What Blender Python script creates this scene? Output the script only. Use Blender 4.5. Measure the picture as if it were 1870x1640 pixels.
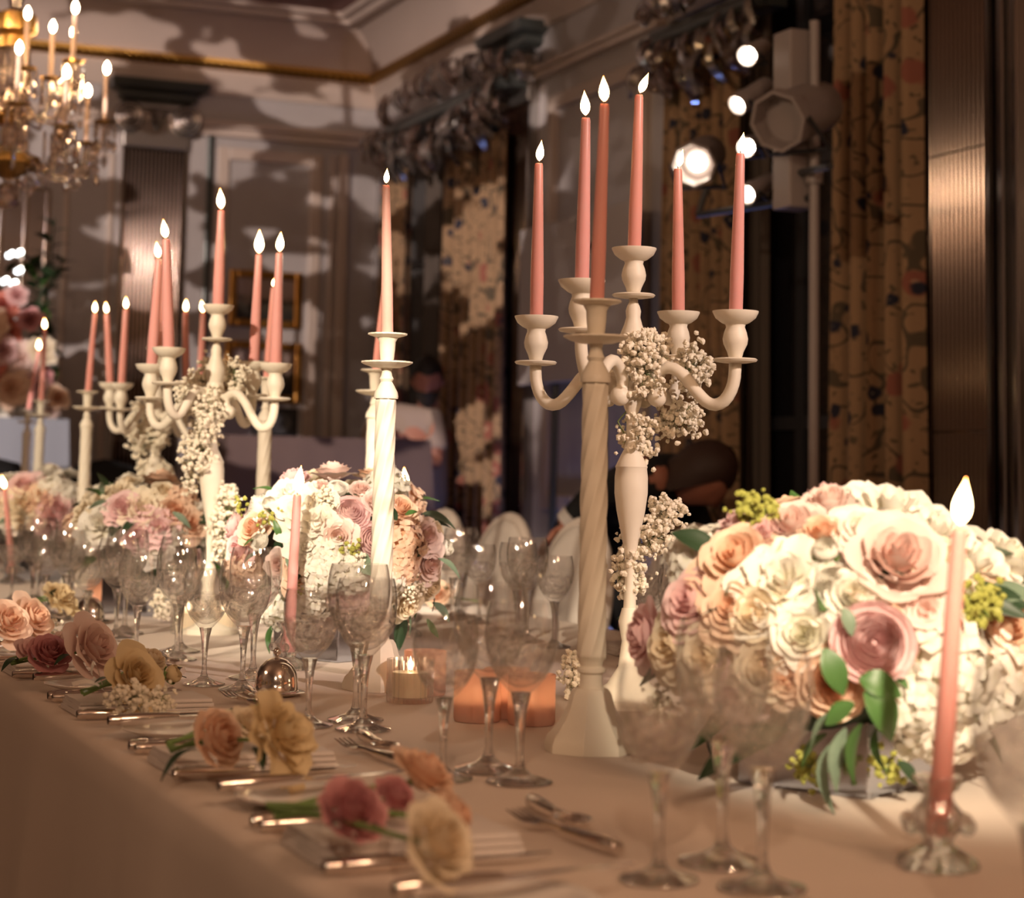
import bpy, math, random
import numpy as np
from mathutils import Vector, Matrix
R_ = random.Random(7)
PI = math.pi
for o in list(bpy.data.objects): bpy.data.objects.remove(o)
SC = bpy.context.scene
COL = SC.collection

# ---------------------------------------------------------------- camera
F, CX, CY = 3600.0, 935.0, 480.0          # focal length and principal point, pixels of the 1870x1640 frame
CAMP = Vector((0, 0, 1.10))
def cam_axes(yaw, pitch, roll):
    y, p, r = map(math.radians, (yaw, pitch, roll))
    f = Vector((math.sin(y)*math.cos(p), math.cos(y)*math.cos(p), math.sin(p)))
    rt = Vector((math.cos(y), -math.sin(y), 0)); up = rt.cross(f)
    return math.cos(r)*rt+math.sin(r)*up, -math.sin(r)*rt+math.cos(r)*up, f
RT, UP, FW = cam_axes(23.0, 6.2, 1.1)
cd = bpy.data.cameras.new('camera'); cam = bpy.data.objects.new('camera', cd); COL.objects.link(cam)
m = Matrix((RT, UP, -FW)).transposed().to_4x4(); m.translation = CAMP
cam.matrix_world = m
cd.sensor_fit = 'HORIZONTAL'; cd.sensor_width = 36; cd.lens = F/1870*36
cd.shift_y = -(820-CY)/1870; cd.clip_start = .05; cd.clip_end = 60
cd.dof.use_dof = True; cd.dof.focus_distance = 3.15; cd.dof.aperture_fstop = 4.7
SC.camera = cam
def ray(px, py): return FW+RT*((px-CX)/F)-UP*((py-CY)/F)
def onz(px, py, z=.751):
    r = ray(px, py); return CAMP+r*((z-CAMP.z)/r.z)
def onX(px, py, X):
    r = ray(px, py); return CAMP+r*(X/r.x)
def onY(px, py, Y):
    r = ray(px, py); return CAMP+r*(Y/r.y)
def atd(px, py, d): return CAMP+ray(px, py)*d

# ---------------------------------------------------------------- view, world, lights
SC.view_settings.view_transform = 'Standard'; SC.view_settings.look = 'None'
SC.view_settings.exposure = 1.2; SC.view_settings.gamma = 1.0; SC.view_settings.use_curve_mapping = False
W = bpy.data.worlds.new('world'); SC.world = W; W.use_nodes = True
W.node_tree.nodes['Background'].inputs[0].default_value = (.012, .010, .012, 1)
W.node_tree.nodes['Background'].inputs[1].default_value = 1.0
SC.cycles.max_bounces = 18; SC.cycles.transparent_max_bounces = 32; SC.cycles.transmission_bounces = 16
SC.cycles.glossy_bounces = 5; SC.cycles.diffuse_bounces = 3
SC.cycles.sample_clamp_indirect = 10.0; SC.cycles.blur_glossy = .2

def aim(o, tgt):
    d = (Vector(tgt)-o.location).normalized()
    o.rotation_euler = d.to_track_quat('-Z', 'Y').to_euler()
def spot(name, loc, tgt, power, col, deg, blend=.35, size=.06):
    l = bpy.data.lights.new(name, 'SPOT'); l.energy = power; l.color = col
    l.spot_size = math.radians(deg); l.spot_blend = blend; l.shadow_soft_size = size
    o = bpy.data.objects.new(name, l); COL.objects.link(o); o.location = loc; aim(o, tgt); return o
def lamp(name, loc, power, col, size=.25):
    l = bpy.data.lights.new(name, 'POINT'); l.energy = power; l.color = col; l.shadow_soft_size = size
    o = bpy.data.objects.new(name, l); COL.objects.link(o); o.location = loc; return o
WARM = (1, .60, .36); PALE = (1, .80, .60); COOL = (.96, .93, 1)
# table spots on lighting stands behind and beside the photographer
spot('table_spot_near_flowers', (-.2, -1.9, 2.9), (1.39, 1.95, .99), 720, (1, .82, .60), 9.2, .35)
spot('table_spot_mid_flowers', (-1.6, -1.4, 3.0), (1.20, 3.62, 1.04), 950, (1, .84, .64), 7.4, .3)
spot('table_spot_candelabra', (-2.2, .6, 3.1), (1.15, 4.4, 1.05), 520, (1, .82, .62), 15, .4)
spot('table_spot_far_flowers', (-2.4, 2.8, 3.1), (1.15, 6.2, 1.0), 420, (1, .82, .62), 18, .4)
spot('candelabra_spot', (3.1, -1.2, 3.2), (1.45, 2.86, 1.30), 300, (1, .78, .68), 10.5, .25)
spot('table_fill_wide', (-1.2, -2.4, 3.1), (1.15, 2.2, .9), 95, (1, .68, .45), 18, .9, .05)  # added soft fill that lifts the near table and makes the goblets sparkle
# added warm fill: unseen rings of small point lamps behind and beside the camera
def fill_ring(name, c, rad, n, power, col):
    for k in range(n):
        a = 2*PI*k/n+.3; lamp(name, (c[0]+rad*math.cos(a), c[1]+rad*math.sin(a), c[2]+(.12 if k % 2 else 0)), power/n, col, .05)
fill_ring('front_fill_lamp', (1.1, -1.0, 2.75), .42, 9, 56, WARM)
fill_ring('side_fill_lamp', (-2.2, 3.2, 2.7), .42, 7, 18, WARM)
# pattern projectors washing the back wall
def gobo(name, loc, tgt, power, col, deg, scale, lo, hi, seed):
    o = spot(name, loc, tgt, power, col, deg, .15, .012); l = o.data; l.use_nodes = True
    nt = l.node_tree; n = nt.nodes; k = nt.links
    em = [x for x in n if x.type == 'EMISSION'][0]
    tc = n.new('ShaderNodeTexCoord'); mp = n.new('ShaderNodeMapping'); nz = n.new('ShaderNodeTexNoise'); cr = n.new('ShaderNodeValToRGB')
    mp.inputs['Location'].default_value = (seed, seed*.7, 0); mp.inputs['Scale'].default_value = (scale*.75, scale*1.35, scale)
    nz.inputs['Scale'].default_value = 1; nz.inputs['Detail'].default_value = 2.2; nz.inputs['Roughness'].default_value = .5
    cr.color_ramp.elements[0].position = lo; cr.color_ramp.elements[0].color = (.02, .02, .02, 1)
    cr.color_ramp.elements[1].position = hi; cr.color_ramp.elements[1].color = (1, 1, 1, 1)
    k.new(tc.outputs['Normal'], mp.inputs['Vector']); k.new(mp.outputs[0], nz.inputs['Vector']); k.new(nz.outputs['Fac'], cr.inputs[0])
    k.new(cr.outputs[0], em.inputs['Color']); em.inputs['Strength'].default_value = 1
    return o
gobo('pattern_projector_back', (-1.5, 3.0, 3.2), (2.9, 11.2, 2.2), 900, (1, .84, .76), 34, 22, .50, .53, 3.1)
gobo('pattern_projector_side', (-2.0, 5.5, 3.2), (3.85, 9.0, 2.6), 50, (1, .80, .66), 34, 16, .52, .57, 8.3)
spot('curtain_wash', (-1.5, 2.0, 3.0), (3.85, 6.1, 2.2), 85, (1, .74, .50), 26, .6)
spot('back_wash', (0.2, 4.5, 3.0), (2.4, 11.2, 3.5), 60, (1, .62, .45), 44, .9)
lamp('blue_uplight', (3.55, 7.75, .25), 6, (.25, .38, 1), .08)

# ---------------------------------------------------------------- materials
MATS = {}
def bsdf(name, col, rough=.5, metal=0, spec=.5, **kw):
    mt = bpy.data.materials.new(name); mt.use_nodes = True; b = mt.node_tree.nodes['Principled BSDF']
    b.inputs['Base Color'].default_value = (*col, 1); b.inputs['Roughness'].default_value = rough
    b.inputs['Metallic'].default_value = metal; b.inputs['Specular IOR Level'].default_value = spec
    for k, v in kw.items(): b.inputs[k].default_value = v
    MATS[name] = mt; return mt
def N(mt, t, **kw):
    n = mt.node_tree.nodes.new(t)
    for k, v in kw.items():
        if k in n.inputs: n.inputs[k].default_value = v
        else: setattr(n, k, v)
    return n
def L(mt, a, b): mt.node_tree.links.new(a, b)
def P(mt): return mt.node_tree.nodes['Principled BSDF']
def ramp(mt, fac, stops):
    r = N(mt, 'ShaderNodeValToRGB'); L(mt, fac, r.inputs[0]); e = r.color_ramp.elements
    while len(e) < len(stops): e.new(.5)
    for x, (p, c) in zip(e, stops): x.position = p; x.color = (*c, 1)
    return r.outputs[0]
def noise_col(mt, scale, stops, detail=3, coord='Object', vec=None):
    tc = N(mt, 'ShaderNodeTexCoord'); nz = N(mt, 'ShaderNodeTexNoise', Scale=scale, Detail=detail)
    L(mt, vec or tc.outputs[coord], nz.inputs['Vector']); return ramp(mt, nz.outputs['Fac'], stops)
def bump(mt, h, strength=.3, dist=.002):
    b = N(mt, 'ShaderNodeBump', Strength=strength, Distance=dist); L(mt, h, b.inputs['Height'])
    L(mt, b.outputs[0], P(mt).inputs['Normal']); return b

# chipped cream paint on the candlesticks
mt = bsdf('cream_paint', (.80, .73, .60), .48)
L(mt, noise_col(mt, 45, [(.0, (.10, .07, .05)), (.20, (.10, .07, .05)), (.215, (.80, .73, .60)), (1, (.84, .78, .66))], 4), P(mt).inputs['Base Color'])
mt = bsdf('cream_paint_shaded', (.58, .47, .31), .6)  # unused shaded copy of the cream paint, darkened as if out of the beams
# candle wax
for n, c in (('wax_pink', (.78, .36, .31)), ('wax_rose', (.78, .38, .35)), ('wax_blush', (.80, .45, .38)), ('wax_white', (.85, .72, .52))):
    mt = bsdf(n, c, .35, **{'Subsurface Weight': .25, 'Subsurface Radius': (.012, .005, .004), 'Subsurface Scale': 1.0})
bsdf('wick', (.02, .015, .012), .9)
def emis(name, col, s):
    mt = bpy.data.materials.new(name); mt.use_nodes = True; nt = mt.node_tree; nt.nodes.clear()
    o = nt.nodes.new('ShaderNodeOutputMaterial'); e = nt.nodes.new('ShaderNodeEmission')
    e.inputs[0].default_value = (*col, 1); e.inputs[1].default_value = s; nt.links.new(e.outputs[0], o.inputs[0]); MATS[name] = mt; return mt, e
mt, e = emis('flame', (1, .72, .34), 14)
tc = N(mt, 'ShaderNodeTexCoord'); sx = N(mt, 'ShaderNodeSeparateXYZ'); L(mt, tc.outputs['Generated'], sx.inputs[0])
L(mt, ramp(mt, sx.outputs['Z'], [(0, (.9, .30, .08)), (.22, (1, .66, .30)), (.6, (1, .72, .34)), (.9, (1, .45, .12)), (1, (.9, .25, .05))]), e.inputs[0])
emis('bulb', (1, .66, .34), 45); emis('reflected_light', (.95, .92, .80), 9); emis('lamp_lens', (1, .86, .68), 14); emis('votive_flame', (1, .66, .36), 10)
# crystal: mostly clear with sharp reflections
def crystal(name, glassy=.10, cut=0.0, tint=(1, 1, 1), ior=1.5, edge=.5):
    """thin clear crystal: see-through, refracting at its edges and in the cut band, mirror-like at grazing angles"""
    mt = bpy.data.materials.new(name); mt.use_nodes = True; nt = mt.node_tree; nt.nodes.clear(); nn, lk = nt.nodes.new, nt.links.new
    def math_(op, a, b, c=None):
        q = nn('ShaderNodeMath'); q.operation = op
        for k_, v_ in enumerate((a, b, c)):
            if v_ is None: continue
            if isinstance(v_, (int, float)): q.inputs[k_].default_value = v_
            else: lk(v_, q.inputs[k_])
        return q.outputs[0]
    o = nn('ShaderNodeOutputMaterial'); g = nn('ShaderNodeBsdfGlass'); t = nn('ShaderNodeBsdfTransparent'); gl = nn('ShaderNodeBsdfGlossy'); mx = nn('ShaderNodeMixShader'); m2 = nn('ShaderNodeMixShader')
    g.inputs['IOR'].default_value = ior; g.inputs['Roughness'].default_value = .0; g.inputs['Color'].default_value = (*tint, 1); t.inputs[0].default_value = (*tint, 1); gl.inputs['Roughness'].default_value = .035
    lw = nn('ShaderNodeLayerWeight'); lw.inputs[0].default_value = .5; fac = lw.outputs['Facing']
    fr = math_('MULTIPLY_ADD', math_('POWER', fac, 4.5), .60, .10); ge = math_('MULTIPLY_ADD', math_('POWER', fac, 6.0), edge, glassy)
    if cut:
        tc = nn('ShaderNodeTexCoord'); sp = nn('ShaderNodeSeparateXYZ'); lk(tc.outputs['Generated'], sp.inputs[0])
        cr = nn('ShaderNodeValToRGB'); el = cr.color_ramp.elements; el[0].position = .16; el[0].color = (0, 0, 0, 1); el[1].position = .22; el[1].color = (1, 1, 1, 1)
        for p_, c_ in ((.56, 1), (.62, 0)): e_ = el.new(p_); e_.color = (c_, c_, c_, 1)
        lk(sp.outputs['Z'], cr.inputs[0]); band = cr.outputs[0]
        vo = nn('ShaderNodeTexVoronoi'); vo.inputs['Scale'].default_value = cut; lk(tc.outputs['Object'], vo.inputs['Vector'])
        wv = nn('ShaderNodeTexWave'); wv.inputs['Scale'].default_value = 16; wv.inputs['Distortion'].default_value = 9; wv.inputs['Detail Scale'].default_value = 2.0; wv.bands_direction = 'DIAGONAL'; lk(tc.outputs['Object'], wv.inputs['Vector'])
        h = math_('MULTIPLY', math_('ADD', vo.outputs['Distance'], wv.outputs['Fac'],), band)
        b = nn('ShaderNodeBump'); b.inputs['Strength'].default_value = 1; b.inputs['Distance'].default_value = .005; lk(h, b.inputs['Height'])
        for q in (g, gl): lk(b.outputs[0], q.inputs['Normal'])
        ge = math_('MULTIPLY_ADD', band, .17, ge)
    lk(ge, mx.inputs[0]); lk(t.outputs[0], mx.inputs[1]); lk(g.outputs[0], mx.inputs[2])
    lk(fr, m2.inputs[0]); lk(mx.outputs[0], m2.inputs[1]); lk(gl.outputs[0], m2.inputs[2]); lk(m2.outputs[0], o.inputs[0])
    MATS[name] = mt; return mt
crystal('crystal', .70); crystal('cut_crystal', .035, 80, (1, .997, .995)); crystal('clear_glass', .14); crystal('drop_crystal', .7, 0, (1, .93, .88), 1.6)
crystal('pelmet_crystal', .8, 0, (.80, .72, .68), 1.6)
# pink frosted glass of the votives
mt = bsdf('pink_frost', (.88, .64, .55), .35, **{'Transmission Weight': .25}); 
tr = N(mt, 'ShaderNodeBsdfTranslucent'); tr.inputs[0].default_value = (.95, .72, .60, 1); mx = N(mt, 'ShaderNodeMixShader'); mx.inputs[0].default_value = .55
out = [x for x in mt.node_tree.nodes if x.type == 'OUTPUT_MATERIAL'][0]
L(mt, P(mt).outputs[0], mx.inputs[1]); L(mt, tr.outputs[0], mx.inputs[2]); L(mt, mx.outputs[0], out.inputs[0])
bsdf('silver', (.80, .74, .69), .13, 1); bsdf('gold', (.40, .23, .07), .34, 1); bsdf('chrome', (.42, .39, .37), .16, 1)
mt = bsdf('gold_rope', (.36, .19, .045), .42, 1)
tc = N(mt, 'ShaderNodeTexCoord'); wv = N(mt, 'ShaderNodeTexWave', Scale=14, Distortion=0); wv.bands_direction = 'DIAGONAL'; L(mt, tc.outputs['Object'], wv.inputs['Vector']); bump(mt, wv.outputs['Fac'], .8, .01)
# cloth
mt = bsdf('table_linen', (.70, .60, .52), .92, spec=.2)
tc = N(mt, 'ShaderNodeTexCoord'); nz = N(mt, 'ShaderNodeTexNoise', Scale=5, Detail=3); mp = N(mt, 'ShaderNodeMapping'); mp.inputs['Scale'].default_value = (3.0, .5, 1)
L(mt, tc.outputs['Object'], mp.inputs[0]); L(mt, mp.outputs[0], nz.inputs['Vector']); bump(mt, nz.outputs['Fac'], .25, .004)
bsdf('napkin', (.72, .66, .62), .9, spec=.2); bsdf('china', (.80, .76, .72), .18); bsdf('ribbon', (.80, .74, .66), .6)
bsdf('booth_cloth', (.13, .088, .08), .9, spec=.15); bsdf('pale_cloth', (.30, .32, .38), .9)
# petals: colour set per flower, deeper towards the petal foot
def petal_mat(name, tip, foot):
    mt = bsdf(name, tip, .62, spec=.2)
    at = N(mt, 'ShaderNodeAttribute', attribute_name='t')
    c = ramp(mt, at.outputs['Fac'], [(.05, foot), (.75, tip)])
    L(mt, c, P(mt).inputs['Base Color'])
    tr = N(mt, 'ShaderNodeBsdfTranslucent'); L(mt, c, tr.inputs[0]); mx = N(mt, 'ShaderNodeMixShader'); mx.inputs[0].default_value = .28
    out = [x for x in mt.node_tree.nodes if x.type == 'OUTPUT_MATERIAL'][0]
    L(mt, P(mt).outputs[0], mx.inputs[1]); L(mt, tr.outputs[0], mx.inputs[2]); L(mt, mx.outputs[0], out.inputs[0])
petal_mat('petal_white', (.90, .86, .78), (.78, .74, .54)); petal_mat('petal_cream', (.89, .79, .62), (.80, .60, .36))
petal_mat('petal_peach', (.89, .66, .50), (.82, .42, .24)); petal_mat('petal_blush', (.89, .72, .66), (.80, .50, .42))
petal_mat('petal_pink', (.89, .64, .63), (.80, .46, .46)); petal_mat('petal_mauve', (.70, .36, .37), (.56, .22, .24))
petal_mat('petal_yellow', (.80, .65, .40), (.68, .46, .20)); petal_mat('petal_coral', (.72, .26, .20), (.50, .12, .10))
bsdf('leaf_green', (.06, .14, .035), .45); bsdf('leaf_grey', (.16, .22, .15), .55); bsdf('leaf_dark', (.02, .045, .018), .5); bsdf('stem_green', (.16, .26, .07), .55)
bsdf('seed_green', (.34, .34, .07), .6); bsdf('breath_bloom', (.86, .79, .64), .7); bsdf('breath_stem', (.16, .20, .07), .7)
# room
mt = bsdf('wall_paint', (.36, .31, .30), .42)
L(mt, noise_col(mt, 1.4, [(.3, (.36, .32, .31)), (.7, (.43, .39, .38))]), P(mt).inputs['Base Color'])
bsdf('moulding_paint', (.50, .40, .34), .35); bsdf('ceiling_paint', (.46, .36, .31), .7); bsdf('ceiling_dark', (.26, .13, .11), .6)
mt = bsdf('carpet', (.10, .07, .06), .95); bsdf('capital_silver', (.40, .36, .33), .25, .9); bsdf('abacus', (.07, .075, .07), .3, .5)
bsdf('ribbed_mirror', (.20, .15, .125), .12, 1); bsdf('black_void', (.006, .005, .006), .6); bsdf('night_pane', (.012, .011, .013), .08)
mt = bsdf('mirror_blue', (.55, .60, .70), .12, 1)
bsdf('sheer', (.10, .075, .06), .9); bsdf('lamp_grey', (.30, .25, .24), .4); bsdf('lamp_dark', (.03, .03, .035), .4); bsdf('black_plastic', (.01, .01, .012), .4)
bsdf('board_white', (.42, .37, .35), .5); bsdf('chair_white', (.70, .60, .52), .4); bsdf('chair_pad', (.72, .64, .57), .8)
bsdf('skin', (.42, .17, .11), .55); bsdf('hair_dark', (.012, .009, .008), .6); bsdf('hair_auburn', (.035, .013, .008), .6)
bsdf('shirt_beige', (.36, .27, .22), .9); bsdf('suit_black', (.006, .006, .007), .8); bsdf('cuff_white', (.62, .55, .50), .8); bsdf('trousers', (.03, .03, .035), .9)
bsdf('urn_white', (.55, .56, .60), .5); bsdf('frame_gold', (.40, .20, .05), .35, .9)
mt = bsdf('landscape_print', (.05, .04, .03), .4)
tc = N(mt, 'ShaderNodeTexCoord'); sx = N(mt, 'ShaderNodeSeparateXYZ'); L(mt, tc.outputs['Generated'], sx.inputs[0]); nz = N(mt, 'ShaderNodeTexNoise', Scale=4); L(mt, tc.outputs['Generated'], nz.inputs['Vector'])
ad = N(mt, 'ShaderNodeMath', operation='MULTIPLY_ADD'); L(mt, nz.outputs['Fac'], ad.inputs[0]); ad.inputs[1].default_value = .6; L(mt, sx.outputs['Z'], ad.inputs[2])
L(mt, ramp(mt, ad.outputs[0], [(.3, (.015, .012, .01)), (.75, (.05, .035, .02)), (.85, (.28, .20, .16)), (1, (.34, .25, .22))]), P(mt).inputs['Base Color'])
# flowered curtain fabric
mt = bsdf('floral_fabric', (.4, .28, .17), .9, spec=.1)
tc = N(mt, 'ShaderNodeTexCoord'); uv = tc.outputs['UV']
nd = N(mt, 'ShaderNodeTexNoise', Scale=12, Detail=2); L(mt, uv, nd.inputs['Vector'])
wp = N(mt, 'ShaderNodeVectorMath', operation='MULTIPLY_ADD'); L(mt, nd.outputs['Color'], wp.inputs[0]); wp.inputs[1].default_value = (.05, .05, 0); L(mt, uv, wp.inputs[2])
def mixc(mt, fac, a, b):
    x = N(mt, 'ShaderNodeMix', data_type='RGBA'); L(mt, fac, x.inputs[0])
    for s, i in ((a, 6), (b, 7)):
        if isinstance(s, tuple): x.inputs[i].default_value = (*s, 1)
        else: L(mt, s, x.inputs[i])
    return x.outputs[2]
def thr(mt, v, a, b):
    r = N(mt, 'ShaderNodeMapRange'); L(mt, v, r.inputs[0]); r.inputs[1].default_value = a; r.inputs[2].default_value = b; return r.outputs[0]
vine = N(mt, 'ShaderNodeTexNoise', Scale=4.5, Detail=1); L(mt, uv, vine.inputs['Vector']); vs_ = N(mt, 'ShaderNodeMath', operation='SUBTRACT'); vs_.inputs[1].default_value = .5; L(mt, vine.outputs['Fac'], vs_.inputs[0]); va_ = N(mt, 'ShaderNodeMath', operation='ABSOLUTE'); L(mt, vs_.outputs[0], va_.inputs[0])
leafn = N(mt, 'ShaderNodeTexNoise', Scale=34, Detail=1.5); L(mt, wp.outputs[0], leafn.inputs['Vector'])
v1 = N(mt, 'ShaderNodeTexVoronoi', Scale=7.5); L(mt, wp.outputs[0], v1.inputs['Vector'])
v2 = N(mt, 'ShaderNodeTexVoronoi', Scale=5.2); mp = N(mt, 'ShaderNodeMapping'); mp.inputs['Location'].default_value = (3.3, 1.7, 0); L(mt, wp.outputs[0], mp.inputs[0]); L(mt, mp.outputs[0], v2.inputs['Vector'])
c = mixc(mt, thr(mt, leafn.outputs['Fac'], .60, .66), (.32, .20, .115), (.12, .088, .055))
c = mixc(mt, thr(mt, va_.outputs[0], .014, .008), c, (.10, .075, .05))
c = mixc(mt, thr(mt, v2.outputs['Distance'], .26, .20), c, (.27, .10, .07))
c = mixc(mt, thr(mt, v2.outputs['Distance'], .07, .04), c, (.46, .28, .18))
c = mixc(mt, thr(mt, v1.outputs['Distance'], .22, .17), c, (.03, .03, .045))
c = mixc(mt, thr(mt, v1.outputs['Distance'], .05, .03), c, (.28, .22, .16))
L(mt, c, P(mt).inputs['Base Color'])

# ---------------------------------------------------------------- mesh helpers
class MB:
    def __init__(s): s.v = []; s.f = []; s.t = []
    def add(s, vs, fs, t=None):
        b = len(s.v); s.v += [tuple(x) for x in vs]; s.f += [tuple(i+b for i in q) for q in fs]
        s.t += list(t) if t is not None else [1.0]*len(vs)
    def grid(s, rows, close_u=False, t=None):
        nv, nu = len(rows), len(rows[0]); fs = []
        for j in range(nv-1):
            for i in range(nu if close_u else nu-1):
                i2 = (i+1) % nu; fs.append((j*nu+i, j*nu+i2, (j+1)*nu+i2, (j+1)*nu+i))
        s.add([p for r in rows for p in r], fs, t)
    def lathe(s, prof, seg=24, c=(0, 0, 0), mod=None, cap=True):
        rows = []
        for r, z in prof:
            rows.append([(c[0]+(mod(2*PI*i/seg, r, z) if mod else r)*math.cos(2*PI*i/seg), c[1]+(mod(2*PI*i/seg, r, z) if mod else r)*math.sin(2*PI*i/seg), c[2]+z) for i in range(seg)])
        b = len(s.v); s.grid(rows, True)
        if cap:
            if prof[0][0] > 1e-5: s.f.append(tuple(b+i for i in reversed(range(seg))))
            if prof[-1][0] > 1e-5: k = b+(len(prof)-1)*seg; s.f.append(tuple(k+i for i in range(seg)))
    def tube(s, pts, rad, seg=8):
        pts = [Vector(p) for p in pts]; n = len(pts)
        if not isinstance(rad, (list, tuple)): rad = [rad]*n
        rows = []; up = None
        for i in range(n):
            d = (pts[min(i+1, n-1)]-pts[max(i-1, 0)])
            d = d.normalized() if d.length > 1e-9 else Vector((0, 0, 1))
            if up is None: up = Vector((0, 0, 1)) if abs(d.z) < .9 else Vector((1, 0, 0))
            a = d.cross(up).normalized(); bb = a.cross(d); up = bb
            rows.append([pts[i]+(a*math.cos(2*PI*k/seg)+bb*math.sin(2*PI*k/seg))*rad[i] for k in range(seg)])
        b = len(s.v); s.grid(rows, True)
        s.f.append(tuple(b+i for i in reversed(range(seg)))); k = b+(n-1)*seg; s.f.append(tuple(k+i for i in range(seg)))
    def box(s, a, b):
        x0, y0, z0 = a; x1, y1, z1 = b
        s.add([(x0, y0, z0), (x1, y0, z0), (x1, y1, z0), (x0, y1, z0), (x0, y0, z1), (x1, y0, z1), (x1, y1, z1), (x0, y1, z1)],
              [(0, 3, 2, 1), (4, 5, 6, 7), (0, 1, 5, 4), (1, 2, 6, 5), (2, 3, 7, 6), (3, 0, 4, 7)])
    def ball(s, c, r, seg=12, rings=8):
        rx, ry, rz = r if isinstance(r, tuple) else (r, r, r)
        rows = []
        for j in range(rings+1):
            ph = PI*j/rings
            rows.append([(c[0]+rx*math.sin(ph)*math.cos(2*PI*i/seg), c[1]+ry*math.sin(ph)*math.sin(2*PI*i/seg), c[2]-rz*math.cos(ph)) for i in range(seg)])
        s.grid(rows, True)
    def xf(s, M4, start=0):
        for i in range(start, len(s.v)): s.v[i] = tuple(M4 @ Vector(s.v[i]))
        return s
    def mesh(s, name, smooth=40):
        me = bpy.data.meshes.new(name); me.from_pydata(s.v, [], s.f)
        if smooth:
            me.polygons.foreach_set('use_smooth', [True]*len(me.polygons))
            if smooth < 180: me.set_sharp_from_angle(angle=math.radians(smooth))
        if s.t and min(s.t) < 1:
            a = me.attributes.new('t', 'FLOAT', 'POINT'); a.data.foreach_set('value', s.t)
        me.update(); return me
def mobj(name, me, mat=None, parent=None, loc=None, rot=None, scale=None, bevel=0):
    o = bpy.data.objects.new(name, me); COL.objects.link(o)
    if mat:
        if not me.materials: me.materials.append(MATS[mat])
        if me.materials[0] is not MATS[mat]:
            o.material_slots[0].link = 'OBJECT'; o.material_slots[0].material = MATS[mat]
    if parent: o.parent = parent
    if loc is not None: o.location = loc
    if rot is not None:
        if hasattr(rot, 'to_euler'): o.rotation_euler = rot.to_euler()
        else: o.rotation_euler = rot
    if scale is not None: o.scale = scale if isinstance(scale, tuple) else (scale,)*3
    if bevel:
        b = o.modifiers.new('edge', 'BEVEL'); b.width = bevel; b.segments = 2; b.limit_method = 'ANGLE'
    return o
def obj(name, mb, mat, parent=None, smooth=40, **kw): return mobj(name, mb.mesh(name, smooth), mat, parent, **kw)
def tag(o, label, cat, group=None, kind=None):
    o['label'] = label; o['category'] = cat
    if group: o['group'] = group
    if kind: o['kind'] = kind
    return o
def thing(name, label, cat, loc=(0, 0, 0), rz=0, group=None):
    o = bpy.data.objects.new(name, None); COL.objects.link(o); o.location = loc; o.rotation_euler = (0, 0, rz); o.empty_display_size = .05
    return tag(o, label, cat, group)
def struct(name, mb, mat, smooth=0, parent=None, label=None, **kw):
    o = obj(name, mb, mat, parent, smooth, **kw)
    if not parent: o['kind'] = 'structure'
    if label: o['label'] = label
    return o
def stuff(o): o['kind'] = 'stuff'; return o
def look(n, spin=0):
    """rotation that turns +Z onto direction n"""
    return (Vector(n).to_track_quat('Z', 'Y').to_matrix() @ Matrix.Rotation(spin, 3, 'Z'))

# ================================================================ the room
WX, BY = 3.85, 11.2
TOWALL_R = PI/2        # local x -> world Y, local y (out of the wall) -> world -X
TOWALL_B = PI          # local x -> world -X, local y -> world -Y
b = MB(); b.box((-4, -5, -.1), (WX+.2, BY+.2, 0)); struct('floor', b, 'carpet')
b = MB(); b.box((-4, -5, 3.98), (WX+.2, BY+.2, 4.1)); struct('ceiling', b, 'ceiling_paint')
b = MB(); b.box((-4.2, BY, 0), (WX+.2, BY+.2, 4.0)); struct('wall_back', b, 'wall_paint')
b = MB(); b.box((-4.2, -5.2, 0), (-4, BY, 4.0)); struct('wall_left', b, 'wall_paint')
b = MB(); b.box((-4, -5.2, 0), (WX+.2, -5, 4.0)); struct('wall_front', b, 'wall_paint')
b = MB()
for y0, y1 in ((-5, 5.55), (7.38, 9.14), (11.08, BY)): b.box((WX, y0, 0), (WX+.2, y1, 4.0))
for y0, y1 in ((5.55, 7.38), (9.14, 11.08)): b.box((WX, y0, 0), (WX+.2, y1, .25)); b.box((WX, y0, 3.06), (WX+.2, y1, 4.0))
struct('wall_right', b, 'wall_paint')
# windows at night: frames with dark panes
for k, (y0, y1) in enumerate(((5.55, 7.38), (9.14, 11.08))):
    f = MB()
    for a, c in ((y0, y0+.06), (y1-.06, y1), ((y0+y1)/2-.03, (y0+y1)/2+.03)): f.box((WX+.09, a, .25), (WX+.14, c, 3.06))
    for z in (.25, 1.3, 2.3, 3.0): f.box((WX+.092, y0, z), (WX+.138, y1, z+.05))
    w = struct('window_%d' % (k+1), f, 'lamp_dark')
    for j in range(2):
        for z in (.3, 1.35, 2.35):
            p = MB(); ya = y0+.06 if j == 0 else (y0+y1)/2+.03; p.box((WX+.11, ya, z), (WX+.118, ya+(y1-y0)/2-.09, z+(1.0 if z < 2 else .65))); struct('pane', p, 'night_pane', parent=w)
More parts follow.
